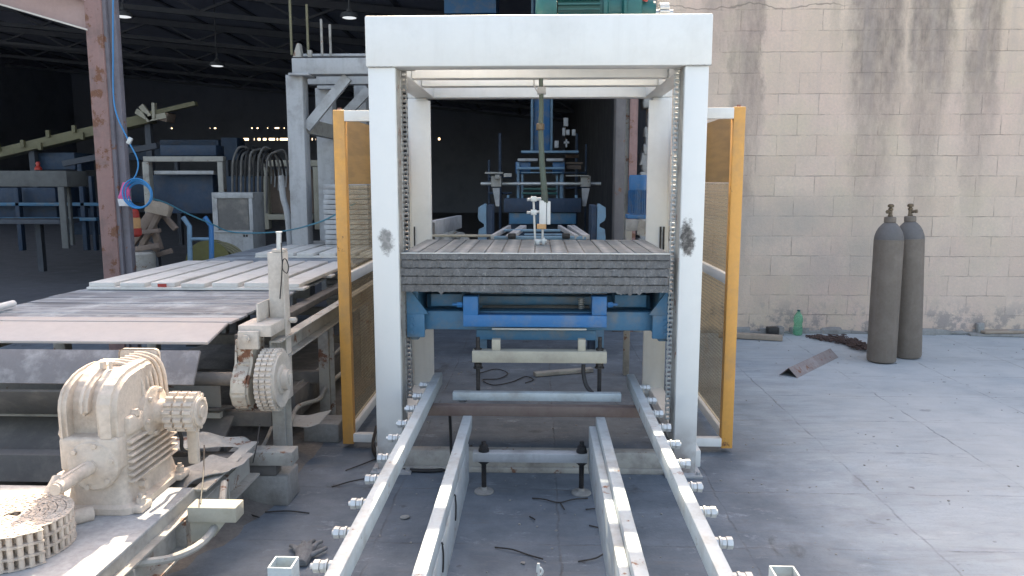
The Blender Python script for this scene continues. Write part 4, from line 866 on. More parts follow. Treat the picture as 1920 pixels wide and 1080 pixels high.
tubeobj('wire',[on(898,700,.01),on(930,692,.01),on(952,700,.01),on(935,710,.01),on(905,712,.01),on(925,722,.01),on(960,716,.01),on(985,706,.01),on(1000,712,.01),on(985,718,.01)],.004,'dark_twig','loops of thin dark wire on the floor under the lift','wire',6)
a=on(1002,706);b=on(1110,697); m=MB(); m.bar(a+Vector((0,0,.02)),b+Vector((0,0,.02)),.07,.03,bev=.003); tag(obj('steel_offcut',m,'machine_grey'),'flat dusty steel offcut on the floor under the lift','offcut')
rr=random.Random(15)
m=MB()
for i in range(420):
    if i<260: x,y=rr.gauss(0,1)*.9-.2,rr.uniform(2.9,7)
    else: x,y=rr.uniform(.9,5),rr.uniform(2.9,8)
    s=rr.uniform(.002,.007)*(1.5 if rr.random()<.06 else 1); b=bmesh.new(); bmesh.ops.create_icosphere(b,subdivisions=1,radius=s)
    for v in b.verts: v.co=Vector((v.co.x*rr.uniform(.7,1.5)+x,v.co.y*rr.uniform(.7,1.5)+y,v.co.z*.7+s*.4))
    m.merge(b)
tag(obj('grit',m,'cement'),'small stones and grit scattered over the yard floor','grit',kind='stuff')
for (x,y,s,lb) in((759,972,.02,'flat pale pebble between the left rails'),(1301,912,.018,'small stone at the right front foot of the gantry')):
    p=on(x,y); b=bmesh.new(); bmesh.ops.create_icosphere(b,subdivisions=2,radius=s); m=MB()
    for v in b.verts: v.co=Vector((v.co.x*1.2+p.x,v.co.y+p.y,v.co.z*.5+s*.35))
    m.merge(b); m.wob(.004,40); tag(obj('pebble',m,'cement'),lb,'stone')
# glove lying palm up: knitted body with five spread fingers
p=on(568,1048); m=MB()
def blob(m,c,r,sc=(1,1,1)):
    b=bmesh.new(); bmesh.ops.create_uvsphere(b,u_segments=14,v_segments=8,radius=r)
    for v in b.verts: v.co=Vector((v.co.x*sc[0]+c[0],v.co.y*sc[1]+c[1],v.co.z*sc[2]+c[2]))
    m.merge(b)
P2=lambda x,y,z:(p.x+x,p.y+y,z)
m.tube([P2(.01,-.075,.014),P2(.008,-.03,.017),P2(.0,.02,.02),P2(-.005,.05,.016)],lambda u:.030+.012*u,12)
for pts,r in (([P2(-.035,.03,.02),P2(-.055,.06,.028),P2(-.078,.085,.02)],.0125),([P2(-.015,.05,.02),P2(-.024,.09,.032),P2(-.034,.12,.018)],.013),([P2(.005,.055,.02),P2(.004,.10,.030),P2(.008,.135,.02)],.013),([P2(.025,.05,.02),P2(.034,.09,.03),P2(.045,.12,.024)],.0125),([P2(.035,-.0,.02),P2(.062,.022,.028),P2(.082,.055,.026)],.014)):
    m.tube(pts,lambda u,r=r:r*(1-.25*u),10); blob(m,pts[-1],r*.8)
for v in m.bm.verts: v.co.z=max(.003,v.co.z*.85)
o=obj('work_glove',m,'glove_grey',smooth=80); tag(o,'grey knitted work glove lying on the floor beside the left rail','glove')
md=o.modifiers.new('r','REMESH'); md.mode='VOXEL'; md.voxel_size=.0035; md.use_smooth_shade=True
m=MB(); a=on(1010,1075,.3); a=at(1010,1078,2.3); m.tube([Vector((a.x,2.3,.0)),Vector((a.x,2.3,.25)),Vector((a.x,2.3,.40)),a+Vector((-.004,0,.01)),a+Vector((.004,0,.024)),a+Vector((.012,0,.012)),a+Vector((.006,0,.0))],.004,8); m.lathe((a.x,2.3,0),[(.03,0),(.03,.006)],14); tag(obj('hook_rod',m,'zinc'),'thin zinc rod with a hooked end standing between the inner rails','rod')
# =================================================================== SENSOR HEAD and hanging hose in the gantry
HY=4.72
a=at(1015,132,4.66)
t=thing('hanging_hose','dark olive hose hanging from the cross beam down the middle of the gantry','hose',a)
m=MB(); m.tube([at(1014,132,4.66),at(1015,200,4.67),at(1014,240,4.68),at(1016,300,4.69),at(1019,340,4.70),at(1022,380,4.72)],lambda u:.012+.008*u,12); obj('tube',m,'hose_olive',t)
m=MB(); m.lathe(at(1013,238,4.68),[(.02,-.02),(.024,-.015),(.024,.015),(.02,.02)],14); obj('ferrule',m,'brass',t)
m=MB(); m.box(*(lambda c:(c.x-.02,c.x+.03,4.64,4.70,c.z-.02,c.z+.02))(at(1014,170,4.67)),.004); m.tube([at(1001,150,4.67),at(1002,162,4.65),at(1008,172,4.65),at(1014,178,4.66)],.004,6); obj('clip',m,'dull_white',t)
t=thing('sensor_head','white adjustable sensor clamp with an orange block standing on the top pallet','sensor',at(1010,455,HY))
A=lambda cx,cy:at(740+cx/3.374,160+cy/3.374,HY)
m=MB(); p=A(915,728);q=A(958,880); m.box(p.x,q.x,HY-.02,HY+.03,q.z,p.z,.004); p=A(962,735);q=A(985,880); m.box(p.x,q.x,HY-.01,HY+.02,q.z,p.z,.003); obj('body',m,'white_paint',t)
m=MB(); m.rod(A(878,712)+Vector((0,-.03,0)),A(890,1020)+Vector((0,-.03,0)),.0065,10); obj('rod',m,'zinc',t)
m=MB(); m.rod(A(840,722)+Vector((0,-.03,0)),A(925,718),.010,10); c=A(880,718); m.box(c.x-.018,c.x+.018,HY-.05,HY-.012,c.z-.016,c.z+.016,.004); obj('cross_clamp',m,'zinc',t)
m=MB(); m.rod(A(838,804)+Vector((0,-.03,0)),A(925,800),.009,10); c=A(880,802); m.box(c.x-.018,c.x+.018,HY-.05,HY-.012,c.z-.016,c.z+.016,.004); obj('cross_clamp',m,'zinc',t)
m=MB(); p=A(900,877);q=A(958,908); m.box(p.x,q.x,HY-.03,HY+.02,q.z,p.z,.003); obj('orange_block',m,'orange_plastic',t)
m=MB(); p=A(936,908); m.rod(p,(p.x,HY,A(936,1015).z),.007,10); c=A(905,1000); m.box(c.x-.02,c.x+.055,HY-.06,HY-.015,pz[0]+.012,c.z+.03,.006); m.box(c.x-.01,c.x+.012,HY-.075,HY-.02,pz[0]+.001,pz[0]+.03,.004); m.box(c.x+.025,c.x+.045,HY-.07,HY-.02,pz[0]+.001,pz[0]+.04,.004); obj('foot_clamp',m,'zinc',t)
# =================================================================== things behind, seen through the gantry
def part(t,nm,mat,rects,Y,d,fn=None,bev=.006):
    for r in rects:
        m=MB(); a=fn(r[0],r[1]); b=fn(r[2],r[3]); m.px(a[0],a[1],b[0],b[1],r[4] if len(r)>4 else Y,r[5] if len(r)>5 else d,bev); obj(nm,m,mat,t)
CA=lambda x,y:(740+x/3.374,160+y/3.374)
# clamp carriage on rails just behind the pallets
Y=6.1; t=thing('transfer_carriage','grey steel transfer carriage with slanted side rails behind the pallet stack','carriage',at(1010,450,Y))
part(t,'cross_bar','blue_light',[(690,912,1050,926,6.5,.05),(820,940,1060,950,6.35,.05),(620,956,1215,976,6.1,.06)],Y,.05,CA)
for x0_,x1_ in((618,700),(715,790),(745,812),(1150,1060),(1200,1130),(1222,1160)):
    m=MB(); a=at(*CA(x0_,970),6.1); b=at(*CA(x1_,890),6.1); m.bar((a.x,6.1,a.z+.012),(b.x,6.95,a.z+.012+.03),.03,.035,bev=.003); obj('side_rail',m,'dull_white',t)
part(t,'guide_block','black_metal',[(716,938,766,972),(1060,938,1110,972)],6.02,.06,CA)
part(t,'leg','machine_dark',[(640,976,660,1300),(1170,976,1190,1300)],6.3,.06,CA)
# pair of light blue notched stop plates
for x0_,x1_,lb in((526,580,'light blue notched plate standing left of the transfer carriage'),(1283,1334,'light blue notched plate standing right of the transfer carriage')):
    Y=7.0; a=at(*CA(x0_,750),Y); b=at(*CA(x1_,970),Y); s=1 if x0_<900 else -1
    xs=(a.x,b.x) if s>0 else (b.x,a.x); wd=abs(b.x-a.x); X_=lambda u:xs[0]+s*wd*u
    h=a.z-b.z; Z_=lambda u:b.z+h*u
    m=MB(); m.prism([(X_(1),0),(X_(1),Z_(1)),(X_(.75),Z_(1)),(X_(.05),Z_(.90)),(X_(0),Z_(.62)),(X_(.15),Z_(.52)),(X_(.72),Z_(.42)),(X_(.72),Z_(.34)),(X_(.1),Z_(.27)),(X_(0),Z_(.05)),(X_(0),0)],Y,Y+.06,'y'); 
    t=thing('stop_plate',lb,'machine plate',(a.x,Y,0)); obj('plate',m,'blue_light',t)
    m=MB(); m.box(X_(1)+s*.002,X_(1)+s*.05,Y+.02,Y+.4,0,Z_(.95)); obj('side_web',m,'blue_dark',t)
# blue block press
Y=10.5; t=thing('block_press','tall dark blue block making press in the hall behind the gantry','press',at(1010,450,Y))
part(t,'tower','blue_paint',[(880,-600,985,420)],11.4,.2,CA); part(t,'tower_rail','blue_light',[(862,-600,878,425),(988,-600,1003,425)],11.3,.1,CA)
part(t,'top_beam','blue_light',[(800,412,1165,428)],10.6,.3,CA); part(t,'pipe_block','brown_board',[(1085,436,1165,458),(1085,485,1190,500),(1090,505,1180,530)],10.9,.2,CA)
part(t,'crosshead','dull_white',[(778,462,905,480),(960,462,1068,480)],10.4,.2,CA)
part(t,'slide_box','blue_paint',[(765,484,860,560),(1000,484,1075,560)],10.5,.5,CA); part(t,'front_band','blue_light',[(770,516,1075,532),(800,548,1060,556)],10.35,.1,CA)
part(t,'side_column','blue_light',[(772,486,790,730),(1044,560,1068,730),(800,562,815,730),(1020,562,1034,730)],10.45,.12,CA)
part(t,'mould_plate','green_paint',[(832,612,1010,626),(815,648,1025,662),(805,676,1030,690)],10.4,.3,CA)
part(t,'valve','dull_white',[(1070,205,1098,258),(1062,268,1080,318),(1085,280,1108,314),(1122,278,1145,318),(1070,355,1105,368),(1082,340,1092,392),(1012,350,1038,395)],10.9,.12,CA)
part(t,'table','blue_light',[(690,732,1140,742),(690,752,1140,784)],10.2,.5,CA); part(t,'base','blue_dark',[(720,786,1110,1300)],10.3,1.2,CA)
m=MB(); m.rod(at(*CA(545,622),10.3),at(*CA(1305,622),10.3),.022,12); obj('cross_shaft',m,'zinc',t)
part(t,'bearing_block','machine_grey',[(610,572,675,642),(1180,572,1240,642)],10.15,.2,CA); part(t,'bracket','machine_grey',[(570,548,685,560),(635,565,665,592),(1085,568,1230,576),(690,556,740,580)],10.1,.15,CA)
for x0_,x1_,x2_,x3_ in((618,664,640,662),(1184,1234,1188,1210)):
    a=at(*CA(x0_,650),10.1);b=at(*CA(x1_,650),10.1);c=at(*CA(x3_,765),10.1);d=at(*CA(x2_,765),10.1)
    m=MB(); m.prism([(a.x,a.z),(b.x,b.z),(c.x,c.z),(d.x,d.z)],10.1,10.16,'y'); obj('tapered_arm',m,'dull_white',t)
# low channel frame left, behind the pallets
t=thing('roller_track','low grey channel frame leading back from the left rear post','frame',at(830,440,6.6))
part(t,'channel','beige_paint',[(228,946,620,960,6.4,.06)],6.4,.06,CA); part(t,'upright','machine_dark',[(222,868,250,1200,6.42,.06),(596,962,616,1200,6.42,.06)],6.4,.06,CA)
m=MB(); a=at(*CA(240,905),6.5); b=at(*CA(410,862),8.0); m.bar(a,b,.05,.13,bev=.004); obj('side_beam',m,'dull_white',t)
for k in range(5):
    a=at(*CA(275+k*26,830+((k*7)%3)*6),8.6+k*.3); m=MB()
rr=random.Random(44); m=MB()
for k in range(26): 
    c=at(*CA(rr.uniform(250,460),rr.uniform(815,900)),9.3); b=bmesh.new(); bmesh.ops.create_icosphere(b,subdivisions=1,radius=rr.uniform(.05,.11)); bmesh.ops.translate(b,verts=b.verts[:],vec=(c.x,9.3+rr.uniform(-.4,.4),max(.05,c.z-.25))); m.merge(b)
for v in m.bm.verts: v.co.z=max(0,v.co.z)
m.wob(.05,6); tag(obj('rubble',m,'machine_grey'),'dark heap of rubble in the hall beside the low channel frame','rubble',kind='stuff')
# jamb column of the hall
JY=WY-.02
t=thing('jamb_column','dark grey steel column at the right edge of the hall opening','column',(at(1165,400,JY).x,JY,0))
a=at(1152,400,JY).x;b=at(1170,400,JY).x;c=at(1178,400,JY).x
m=MB(); m.box(a,b,JY,JY+.25,0,4.3,.006); obj('flange',m,paint('jamb_grey',(.15,.14,.14),(.07,.06,.06),.4,3,.8,streak=.3,rust=.1).m,t); m=MB(); m.box(b,c,JY+.08,JY+.17,0,4.3); obj('web',m,'machine_grey',t)
m=MB(); m.box(c,xj-.11,JY+.02,JY+.2,0,4.3); obj('rear_flange',m,'rust_brown',t)
# blue motor unit on its stand, right
Y=6.35; t=thing('drive_motor','upright blue finned motor on a grey frame behind the right rear post','motor',at(1202,410,Y))
p=at(1201,328,Y); q=at(1201,402,Y); R=abs(at(1221,350,Y).x-at(1184,350,Y).x)/2
m=MB(); m.lathe((p.x,Y+R,0),[(R*.5,q.z),(R*.95,q.z),(R*.95,q.z+(p.z-q.z)*.62)],28)
for k in range(28):
    an=2*PI*k/28; cc=Vector((p.x+R*.98*math.cos(an),Y+R+R*.98*math.sin(an),q.z+(p.z-q.z)*.32)); m.box(cc.x-.010,cc.x+.010,cc.y-.0025,cc.y+.0025,cc.z-(p.z-q.z)*.29,cc.z+(p.z-q.z)*.29,0,Matrix.Rotation(an,3,'Z'))
obj('finned_body',m,'blue_paint',t)
m=MB(); m.lathe((p.x,Y+R,0),[(R*1.02,q.z+(p.z-q.z)*.62),(R*1.05,q.z+(p.z-q.z)*.93),(R*.97,p.z),(R*.2,p.z)],28); obj('fan_cover',m,'blue_paint',t)
m=MB(); m.box(p.x-R*1.25,p.x+R*1.25,Y-.03,Y+2*R,q.z-.035,q.z-.002,.005); obj('base_plate',m,'blue_paint',t)
m=MB(); a=at(1174,415,Y-.05); m.box(a.x,a.x+.5,Y-.05,Y+.0,q.z-.13,q.z-.04,.004); obj('frame_beam',m,'dull_white',t)
m=MB(); m.box(a.x,a.x+.05,Y-.05,Y+.0,0,q.z-.131,.004); m.box(a.x+.4,a.x+.45,Y-.05,Y+.0,0,q.z-.131,.004); obj('leg',m,'machine_grey',t)
m=MB(); m.bar((a.x+.10,Y-.06,q.z-.10),(a.x+.42,Y-.3,q.z-.16),.03,.12); obj('slanted_bar',m,'machine_grey',t)
# blue hopper high in the hall
t=thing('hopper','dark blue steel hopper box high up in the hall above the white header','hopper',at(880,10,12))
m=MB(); a=at(832,-60,12);b=at(930,24,12); m.box(a.x,b.x,12,13,b.z,a.z); obj('box',m,'blue_paint',t)
m=MB(); 
for x in(a.x+.03,): m.box(x,x+.06,12.3,12.36,a.z,roof(x))
obj('hanger',m,'blue_dark',t)
# =================================================================== hall contents, left
CB=lambda x,y:(x/3,y/3); CC=lambda x,y:(x/3,300+y/3); ID=lambda x,y:(x,y)
# white press frame
Y=8.3; t=thing('white_steel_frame','tall dull white steel frame with diagonal braces left of the gantry','steel frame',at(600,400,Y))
part(t,'post','dull_white',[(543,140,574,560,8.3,.2),(597,165,628,560,9.6,.2),(668,150,690,540,10.2,.2)],Y,.2,ID)
part(t,'top_beam','dull_white',[(547,108,692,139,8.3,.2)],Y,.2,ID); part(t,'rear_beam','dull_white',[(575,140,692,158,9.7,.15),(560,100,692,106,8.6,.2)],Y,.2,ID)
m=MB(); m.bar(at(575,240,8.4),at(652,145,8.4),.06,.10); obj('diagonal_brace',m,'dull_white',t); m=MB(); m.bar(at(640,222,9.7),at(692,168,9.7),.06,.11); obj('diagonal_brace',m,'dull_white',t)
m=MB(); m.bar(at(572,236,8.45),at(632,250,9.6),.08,.16); obj('side_strut',m,'machine_grey',t)
part(t,'top_plate','dull_white',[(540,136,578,141,8.22,.3),(594,160,631,167,9.5,.3)],Y,.2,ID)
m=MB(); a=at(547,106,8.3);b=at(562,80,8.3); m.prism([(a.x,a.z),(a.x+.09,a.z),(a.x+.075,b.z),(a.x+.05,b.z)],8.33,8.42,'y'); m.box(a.x+.16,a.x+.2,8.33,8.37,a.z,a.z+.07); obj('lug',m,'machine_grey',t)
for x,y0,mt in((547,0,'conveyor_olive'),(578,8,'conveyor_olive'),(604,36,'machine_grey'),(620,46,'machine_grey')):
    m=MB(); p=at(x,103,8.6); m.rod(p,(p.x,8.6,at(x,-40 if y0==0 else y0,8.6).z),.014,8); obj('tie_rod',m,mt,t)
# ridged stack of boards behind the yellow guard
Y=8.0; t=thing('board_stack','tall stack of thin grey boards behind the left yellow guard','stack of boards',at(618,480,Y))
a=at(606,345,Y);b=at(690,400,Y); 
m=MB(); n=30
for k in range(n):
    z=k*(a.z)/n; m.box(a.x+random.uniform(-.008,.008),b.x,Y,Y+.5,z+.003,z+a.z/n-.004,.002)
tag(obj('boards',m,'dull_white',t),'boards','x') if False else obj('boards',m,'dull_white',t)
del t
# inclined conveyor
Y=13.5; t=thing('inclined_conveyor','long olive inclined conveyor rising to the right across the dark hall','conveyor',at(150,300,Y))
m=MB(); m.bar(at(-40,298,Y),at(285,222,Y),.3,.16,bev=.005); obj('beam',m,'conveyor_olive',t)
m=MB(); m.bar(at(285,213,Y-.3),at(368,194,Y-.3),.12,.07); obj('arm',m,'conveyor_olive',t)
m=MB(); m.bar(at(300,216,Y-.2),at(322,222,Y-.2),.3,.16,bev=.02); obj('drum',m,'brown_board',t)
for a,b in(((265,198),(285,224)),((289,193),(290,222)),((275,224),(312,216)),((256,208),(276,220))):
    m=MB(); m.bar(at(*a,Y-.35),at(*b,Y-.35),.05,.09); obj('blade',m,'beige_paint',t)
for x,y in((55,270),(102,252),(150,243),(87,275),(165,256),(10,278),(222,222)):
    m=MB(); p=at(x,y,Y); m.box(p.x-.03,p.x+.03,Y-.2,Y-.15,p.z-.06,p.z+.06); obj('roller_bracket',m,'conveyor_olive',t)
for x in(60,278):
    m=MB(); p=at(x,262 if x<100 else 226,Y); m.box(p.x-.05,p.x+.05,Y-.05,Y+.05,0,p.z-.05); obj('leg',m,'hall_beam',t)
m=MB(); m.bar(at(120,307,12.5),at(296,273,12.5),.1,.09); tag(obj('steel_beam',m,'hall_beam'),'thin dark beam sloping under the olive inclined conveyor','beam')
# portal table at the far left
Y=11; t=thing('portal_table','dull grey portal shaped steel table at the left edge in the hall','table',at(60,400,Y))
part(t,'top_beam','hall_grey',[(-120,320,125,350)],Y,.5,ID); part(t,'leg','hall_grey',[(112,350.5,124,466),(128,350.5,133,460,11.4,.06),(-100,350.5,-85,466)],Y,.05,ID); part(t,'shelf','hall_beam',[(-90,412,112,420)],Y+.2,.5,ID)
m=MB(); p=at(72,319,Y+.2); m.lathe(p,[(.05,0),(.05,.03),(.025,.06),(.03,.10),(.02,.12),(0,.125)],12); tag(obj('red_cap',m,'red_plastic'),'small red cap standing on the grey portal table','cap')
Y=12.5
for r,lb in(((10,303,24,316),'small bright window opening above the portal table'),): pass
# machine frame
Y=11; t=thing('feed_machine','grey rectangular machine frame with dark blue panel behind the blue hose coil','machine frame',at(345,400,Y))
part(t,'top_bar','machine_grey',[(268,293,418,303)],Y,.12,ID); part(t,'cross_bar','dull_white',[(288,320,400,327)],Y+.1,.08,ID); part(t,'post','machine_grey',[(270,303.5,282,430),(410,303.5,420,430)],Y,.12,ID); part(t,'panel','blue_dark',[(300,272,405,292,11.4,.3),(288,328,400,400,11.3,.2)],Y,.2,ID)
# hoses
Y=10.6; t=thing('hose_bundle','bundle of dark hoses arching down behind the control cabinet','hoses',at(465,330,Y)); rr=random.Random(2)
for k in range(9):
    x=436+k*8; m=MB(); m.tube([at(x,400,Y),at(x,330,Y),at(x+2,290+abs(k-4)*2,Y),at(x+14,276+k%3*5,Y+.1),at(x+34,285+k%4*4,Y+.2),at(x+42,330,Y+.3)],.016,8); obj('hose',m,'rubber' if k%2 else 'machine_dark',t)
Y=11.5; t=thing('control_rack','brownish open rack with hanging cables behind the white frame post','rack',at(545,380,Y))
part(t,'top_beam','beige_paint',[(490,300,640,312)],Y,.2,ID); part(t,'post','beige_paint',[(492,313,502,430),(588,313,600,430)],Y,.15,ID); part(t,'panel','brown_board',[(503,318,587,400)],Y+.25,.05,ID); part(t,'shelf','beige_paint',[(503,402,587,412)],Y,.3,ID)
for k in range(7):
    m=MB(); x=508+k*7; m.tube([at(x,316,Y+.1),at(x+1,330,Y+.1),at(x,345+k%3*6,Y+.1)],.012,6); obj('cable',m,'dull_white',t)
# cabinet
Y=9.6; t=thing('control_cabinet','pale grey control cabinet with a dark screen panel','cabinet',at(438,466,Y))
part(t,'case','dull_white',[(400,361,474,505)],Y+.03,.45,ID); part(t,'bezel','dull_white',[(400,361,474,371.5),(400,372,408,432),(467,372,474,432),(400,432.5,474,436)],Y,.028,ID,.003); part(t,'screen','machine_dark',[(409,373,466,431)],Y+.015,.012,ID,0)
part(t,'buttons','black_metal',[(456,440,459,444),(461,440,464,444)],Y+.02,.01,ID,0)
# leaning pale pole
m=MB(); m.tube([at(527,330,8.9),at(531,370,8.85),at(541,420,8.8),Vector((at(548,470,8.75).x,8.75,.0))],.035,10); tag(obj('pole',m,'dull_white'),'pale green bent pole leaning beside the control cabinet','pole')
# blue hand trolley
Y=7.5; t=thing('hand_trolley','light blue tubular hand trolley standing behind the pallets','trolley',at(370,500,Y))
for pts in([(343,407),(355,424),(357,500)],[(384,407),(396,424),(397,500)]):
    a=[at(x,y,Y) for x,y in pts]; m=MB(); m.tube(a+[Vector((a[-1].x,Y+.05,.12))],.024,10,False); obj('handle',m,'blue_light' if pts[0][0]<360 else 'blue_paint',t)
m=MB(); m.rod(at(356,448,Y),at(397,448,Y),.016,10); obj('crossbar',m,'blue_light',t)
m=MB(); 
p0=at(357,500,Y).x;p1=at(397,500,Y).x
m.rod((p0,Y+.1,.11),(p1,Y+.1,.11),.012,8); m.rod((p0-.06,Y+.1,.11),(p0-.02,Y+.1,.11),.11,20); m.rod((p1+.02,Y+.1,.11),(p1+.06,Y+.1,.11),.11,20); m.box(p0,p1,Y-.2,Y+.03,.0,.012); obj('wheel',m,'rubber',t)
# yellow hose reel
Y=8.0; c=at(392,488,Y); t=thing('yellow_reel','yellow green hose reel lying behind the blue trolley','reel',(c.x,Y,0))
m=MB(); m.lathe((c.x,Y,c.z-.03),[(.10,-.03),(.24,-.03),(.24,.0),(.13,.01),(.13,.09),(.24,.10),(.24,.13),(.1,.13)],30,'y'); obj('drum',m,'green_gold',t)
m=MB()
for k in range(4): 
    R=.15+.015*k; m.tube([Vector((c.x+.06+R*math.cos(a)*1.5,Y+.03+.02*k,c.z-.03+R*math.sin(a)*1.1)) for a in[2*PI*i/18 for i in range(19)]],.012,6)
obj('hose',m,'conveyor_olive',t); m=MB(); m.box(c.x-.3,c.x+.3,Y-.1,Y+.3,0,max(.05,c.z-.27),.01); obj('stand',m,'machine_dark',t)
# tangle of timber beside the column
t=thing('timber_pile','tangled pile of brown timber pieces beside the rusty column','timber pile',at(285,470,7.7)); rr=random.Random(9)
for a,b,w_ in(((242,460),(298,385),.10),((262,470),(300,398),.05),((275,385),(318,395),.12),((295,390),(320,400),.16),((248,468),(300,460),.05),((280,400),(300,468),.06),((262,448),(298,470),.05),((240,438),(300,432),.04),((295,478),(322,470),.05),((300,395),(330,430),.05)):
    m=MB(); Yk=7.6+rr.random()*.4; m.bar(at(*a,Yk),at(*b,Yk),.06,w_,bev=.004); obj('timber',m,'wood_scrap' if w_>.1 else 'brown_board',t)
m=MB(); c=at(262,485,7.6); m.lathe((c.x,7.6,.0),[(.12,0),(.14,.1),(.15,c.z+.05),(.13,c.z+.07),(.0,c.z+.07)],20); tag(obj('bucket',m,'machine_grey'),'dull grey bucket on the floor below the timber pile','bucket')
m=MB(); c=at(246,412,7.2); m.lathe((c.x,7.2,c.z),[(.07,-.16),(.085,-.14),(.085,-.08),(.001,-.08)],18); tt=thing('plastic_can','red and yellow plastic can hanging beside the rusty column','can',(c.x,7.2,c.z)); obj('base',m,'red_plastic',tt)  # red and yellow can, not a lamp
m=MB(); m.lathe((c.x,7.2,c.z),[(.08,-.079),(.08,.02),(.001,.02)],18); obj('yellow_band',m,'orange_plastic',tt); m=MB(); m.lathe((c.x,7.2,c.z),[(.075,.021),(.07,.08),(.05,.1),(.001,.1)],18); obj('top',m,'red_plastic',tt)
rr=random.Random(31)
for k,(x0_,y0,x1_,y1) in enumerate(((60,484,185,492),(90,476,190,482),(120,494,185,498),(30,490,80,495))):
    Y=9.2-.4*k; a=at(x0_,y0,Y);b=at(x1_,y1,Y); m=MB(); m.box(a.x,b.x,Y,Y+.3,.004+.0*k,.05+.02*(k%2),.004); tag(obj('plank',m,'hall_beam'),['dark plank lying in the middle of the hall floor left of the column','farthest dark plank on the hall floor left of the column','short dark plank touching the foot of the rusty column','short dark plank at the far left of the hall floor'][k] if False else ['second dark plank from the back on the floor left of the column','third dark plank from the back on the floor left of the column','short dark plank nearest to the rusty column foot','leftmost short dark plank on the hall floor'][k],'plank')
# blue hose coil, pink cloth, cables at the column
hy=CY-.06; c=at(262,366,hy)
t=thing('hose_coil','bright blue air hose coiled on the rusty column','hose coil',c)
m=MB()
for k in range(5):
    R=.10+.006*k; m.tube([Vector((c.x+.01*(k%2)+R*math.cos(a)*1.0,hy-.012*k,c.z+R*1.02*math.sin(a)+.004*k)) for a in[2*PI*i/16+k for i in range(17)]],.0065,7)
obj('coil',m,'blue_hose',t)
m=MB(); m.tube([at(212,-5,CY-.02),at(212,100,CY-.02),at(215,200,CY-.03),at(240,262,hy),at(258,300,hy),at(256,325,hy),at(243,344,hy)],.006,7); obj('feed_line',m,'blue_hose',t)
m=MB(); m.box(*(lambda q:(q.x-.018,q.x+.018,hy-.012,hy+.012,q.z-.03,q.z+.03))(at(243,264,hy)),.005,Matrix.Rotation(.5,3,'Y')); obj('connector',m,'zinc',t)
tubeobj('cable',[at(286,373,hy),at(310,380,6.9),at(350,400,7.2),at(397,420,7.4),at(430,434,7.6),at(480,437,7.6),at(540,432,7.2),at(600,416,6.6),at(640,396,6.2),at(668,380,6.0)],.007,'teal_cable','thin teal cable sagging from the hose coil to the yellow guard','cable')
c=at(235,362,hy-.02); t=thing('cloth_bundle','pink cloth with a white lower end hanging on the rusty column','cloth',c)
m=MB(); m.loft([(at(238,341,hy).x,hy,at(0,341,hy).z,.025,.02,.02),(at(236,355,hy).x,hy,at(0,355,hy).z,.04,.03,.02),(at(234,370,hy).x,hy,at(0,370,hy).z,.045,.035,.02),(at(234,374,hy).x,hy,at(0,374,hy).z,.05,.035,.02)][::-1]); m.cut(1).wob(.018,22,2); obj('pink_part',m,'pink_cloth',t)
m=MB(); m.loft([(at(234,385,hy).x,hy,at(0,386,hy).z,.05,.03,.02),(at(233,373,hy).x,hy,at(0,373.5,hy).z,.052,.034,.02)]); m.cut(2).wob(.014,20,5); obj('white_part',m,'white_cloth',t)
m=MB(); a=at(-30,578,4.3); b=at(28,570,4.3); m.tube([on(-60,590,.9),on(-20,580,.9),on(25,569,.9)],.02,12); tag(obj('pipe',m,'white_paint'),'short white pipe end lying on the left edge of the conveyor','pipe')
# dark pieces seen under the conveyor side
m=MB(); m.box(-1.9,-1.5,4.6,8,.12,.30,.01); tag(obj('steel_trough',m,'machine_dark'),'dark steel trough under the conveyor deck','trough')

# more blue machinery standing in the dark left half of the hall
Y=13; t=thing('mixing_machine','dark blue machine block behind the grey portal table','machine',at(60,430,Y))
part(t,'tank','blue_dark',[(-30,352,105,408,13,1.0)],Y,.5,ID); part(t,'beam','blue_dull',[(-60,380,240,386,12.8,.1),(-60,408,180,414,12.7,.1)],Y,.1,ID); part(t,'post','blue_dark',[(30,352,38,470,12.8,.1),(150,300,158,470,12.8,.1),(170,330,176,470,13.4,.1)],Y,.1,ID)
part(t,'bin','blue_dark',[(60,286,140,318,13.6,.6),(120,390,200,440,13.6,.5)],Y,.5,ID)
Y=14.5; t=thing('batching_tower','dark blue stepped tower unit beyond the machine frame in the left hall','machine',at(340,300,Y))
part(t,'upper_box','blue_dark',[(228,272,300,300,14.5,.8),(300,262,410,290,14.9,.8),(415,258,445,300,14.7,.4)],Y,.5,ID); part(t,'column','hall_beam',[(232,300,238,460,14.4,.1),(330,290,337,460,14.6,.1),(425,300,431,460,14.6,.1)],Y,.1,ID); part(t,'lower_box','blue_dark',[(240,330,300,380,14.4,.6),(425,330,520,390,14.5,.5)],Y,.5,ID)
Y=12.2; t=thing('press_side_frame','dim blue ladder-like frame standing beside the far blue press','frame',at(1090,380,Y))
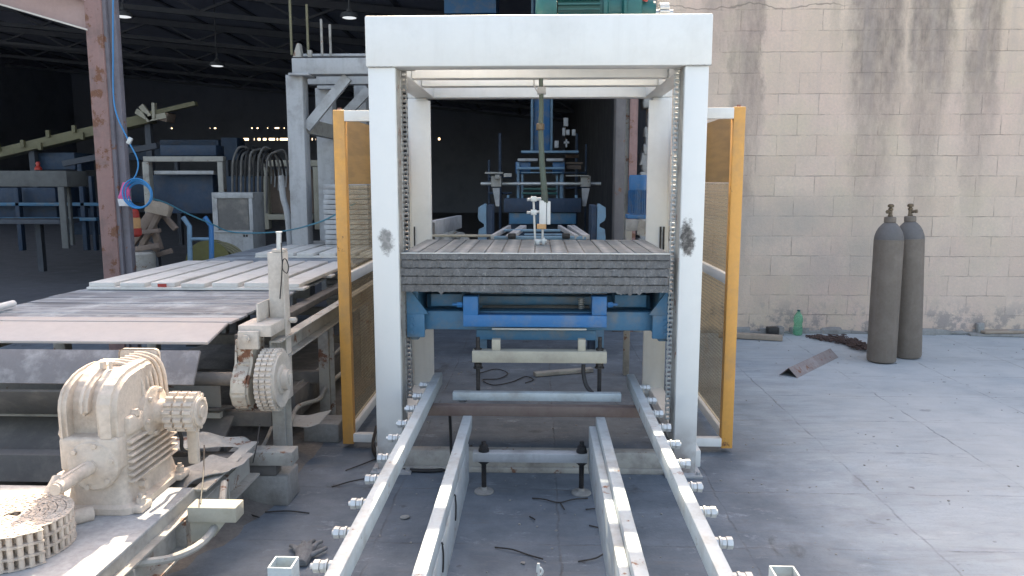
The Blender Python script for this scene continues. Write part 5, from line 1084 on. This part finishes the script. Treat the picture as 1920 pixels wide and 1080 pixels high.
part(t,'upright','blue_dark',[(935,250,940,460,12.2,.06),(1078,250,1083,460,12.2,.06),(1096,270,1100,460,12.4,.06),(915,300,919,460,12.4,.06)],Y,.06,ID); part(t,'rung','blue_dark',[(915,330,960,334),(1060,322,1100,326),(1060,350,1100,354),(915,360,960,364),(1060,290,1083,293)],Y+.07,.04,ID)
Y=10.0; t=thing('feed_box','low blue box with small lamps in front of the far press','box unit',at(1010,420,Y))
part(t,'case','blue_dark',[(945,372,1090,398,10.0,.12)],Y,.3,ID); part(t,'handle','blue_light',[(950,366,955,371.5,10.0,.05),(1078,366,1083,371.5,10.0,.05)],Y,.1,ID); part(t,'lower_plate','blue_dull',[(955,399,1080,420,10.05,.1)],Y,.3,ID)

# dusty guard plates and the spill of dust under the conveyor
t=thing('drip_tray','dusty dark guard tray hanging low under the front of the conveyor','tray',(-2.4,3.9,0))
m=MB(); m.box(-3.3,-1.68,3.92,3.935,.40,.60,.003); obj('front_plate',m,'machine_grey',t)
m=MB(); m.prism([(3.95,.36),(3.95,.345),(3.60,.16),(3.60,.175)],-3.3,-1.62,'x'); obj('sloping_plate',m,'machine_dark',t)
m=MB(); m.bar((-3.3,3.88,.385),(-1.66,3.88,.385),.03,.03); obj('lip',m,'machine_grey',t)
for x in(-2.9,-1.75):
    m=MB(); m.box(x,x+.06,3.96,4.0,0,.398,.003); obj('leg',m,'machine_dark',t)
m=MB(); nx,ny=46,60; vs=[];fs=[]
from mathutils import noise as _n
for j in range(ny+1):
    for i in range(nx+1):
        u=i/nx; v=j/ny; x=-3.4+2.15*u; y=2.7+6*v; e=min(u,1-u)*6*min(1,1); e=min(1,e)*min(1,min(v,1-v)*10)
        vs.append((x,y,-.012+e*(.03+.07*max(0,.4+_n.noise(Vector((x*2.3,y*1.7,0)))+.5*_n.noise(Vector((x*7,y*6,3)))))))
for j in range(ny):
    for i in range(nx): a=j*(nx+1)+i; fs.append((a,a+1,a+nx+2,a+nx+1))
m._add(vs,fs); tag(obj('cement_dust',m,paint('cement_dust',(.20,.185,.17),(.10,.095,.09),.5,5,.95,bump=.9,fine=.3).m,smooth=180),'spilled cement dust lying under the conveyor','dust',kind='stuff')
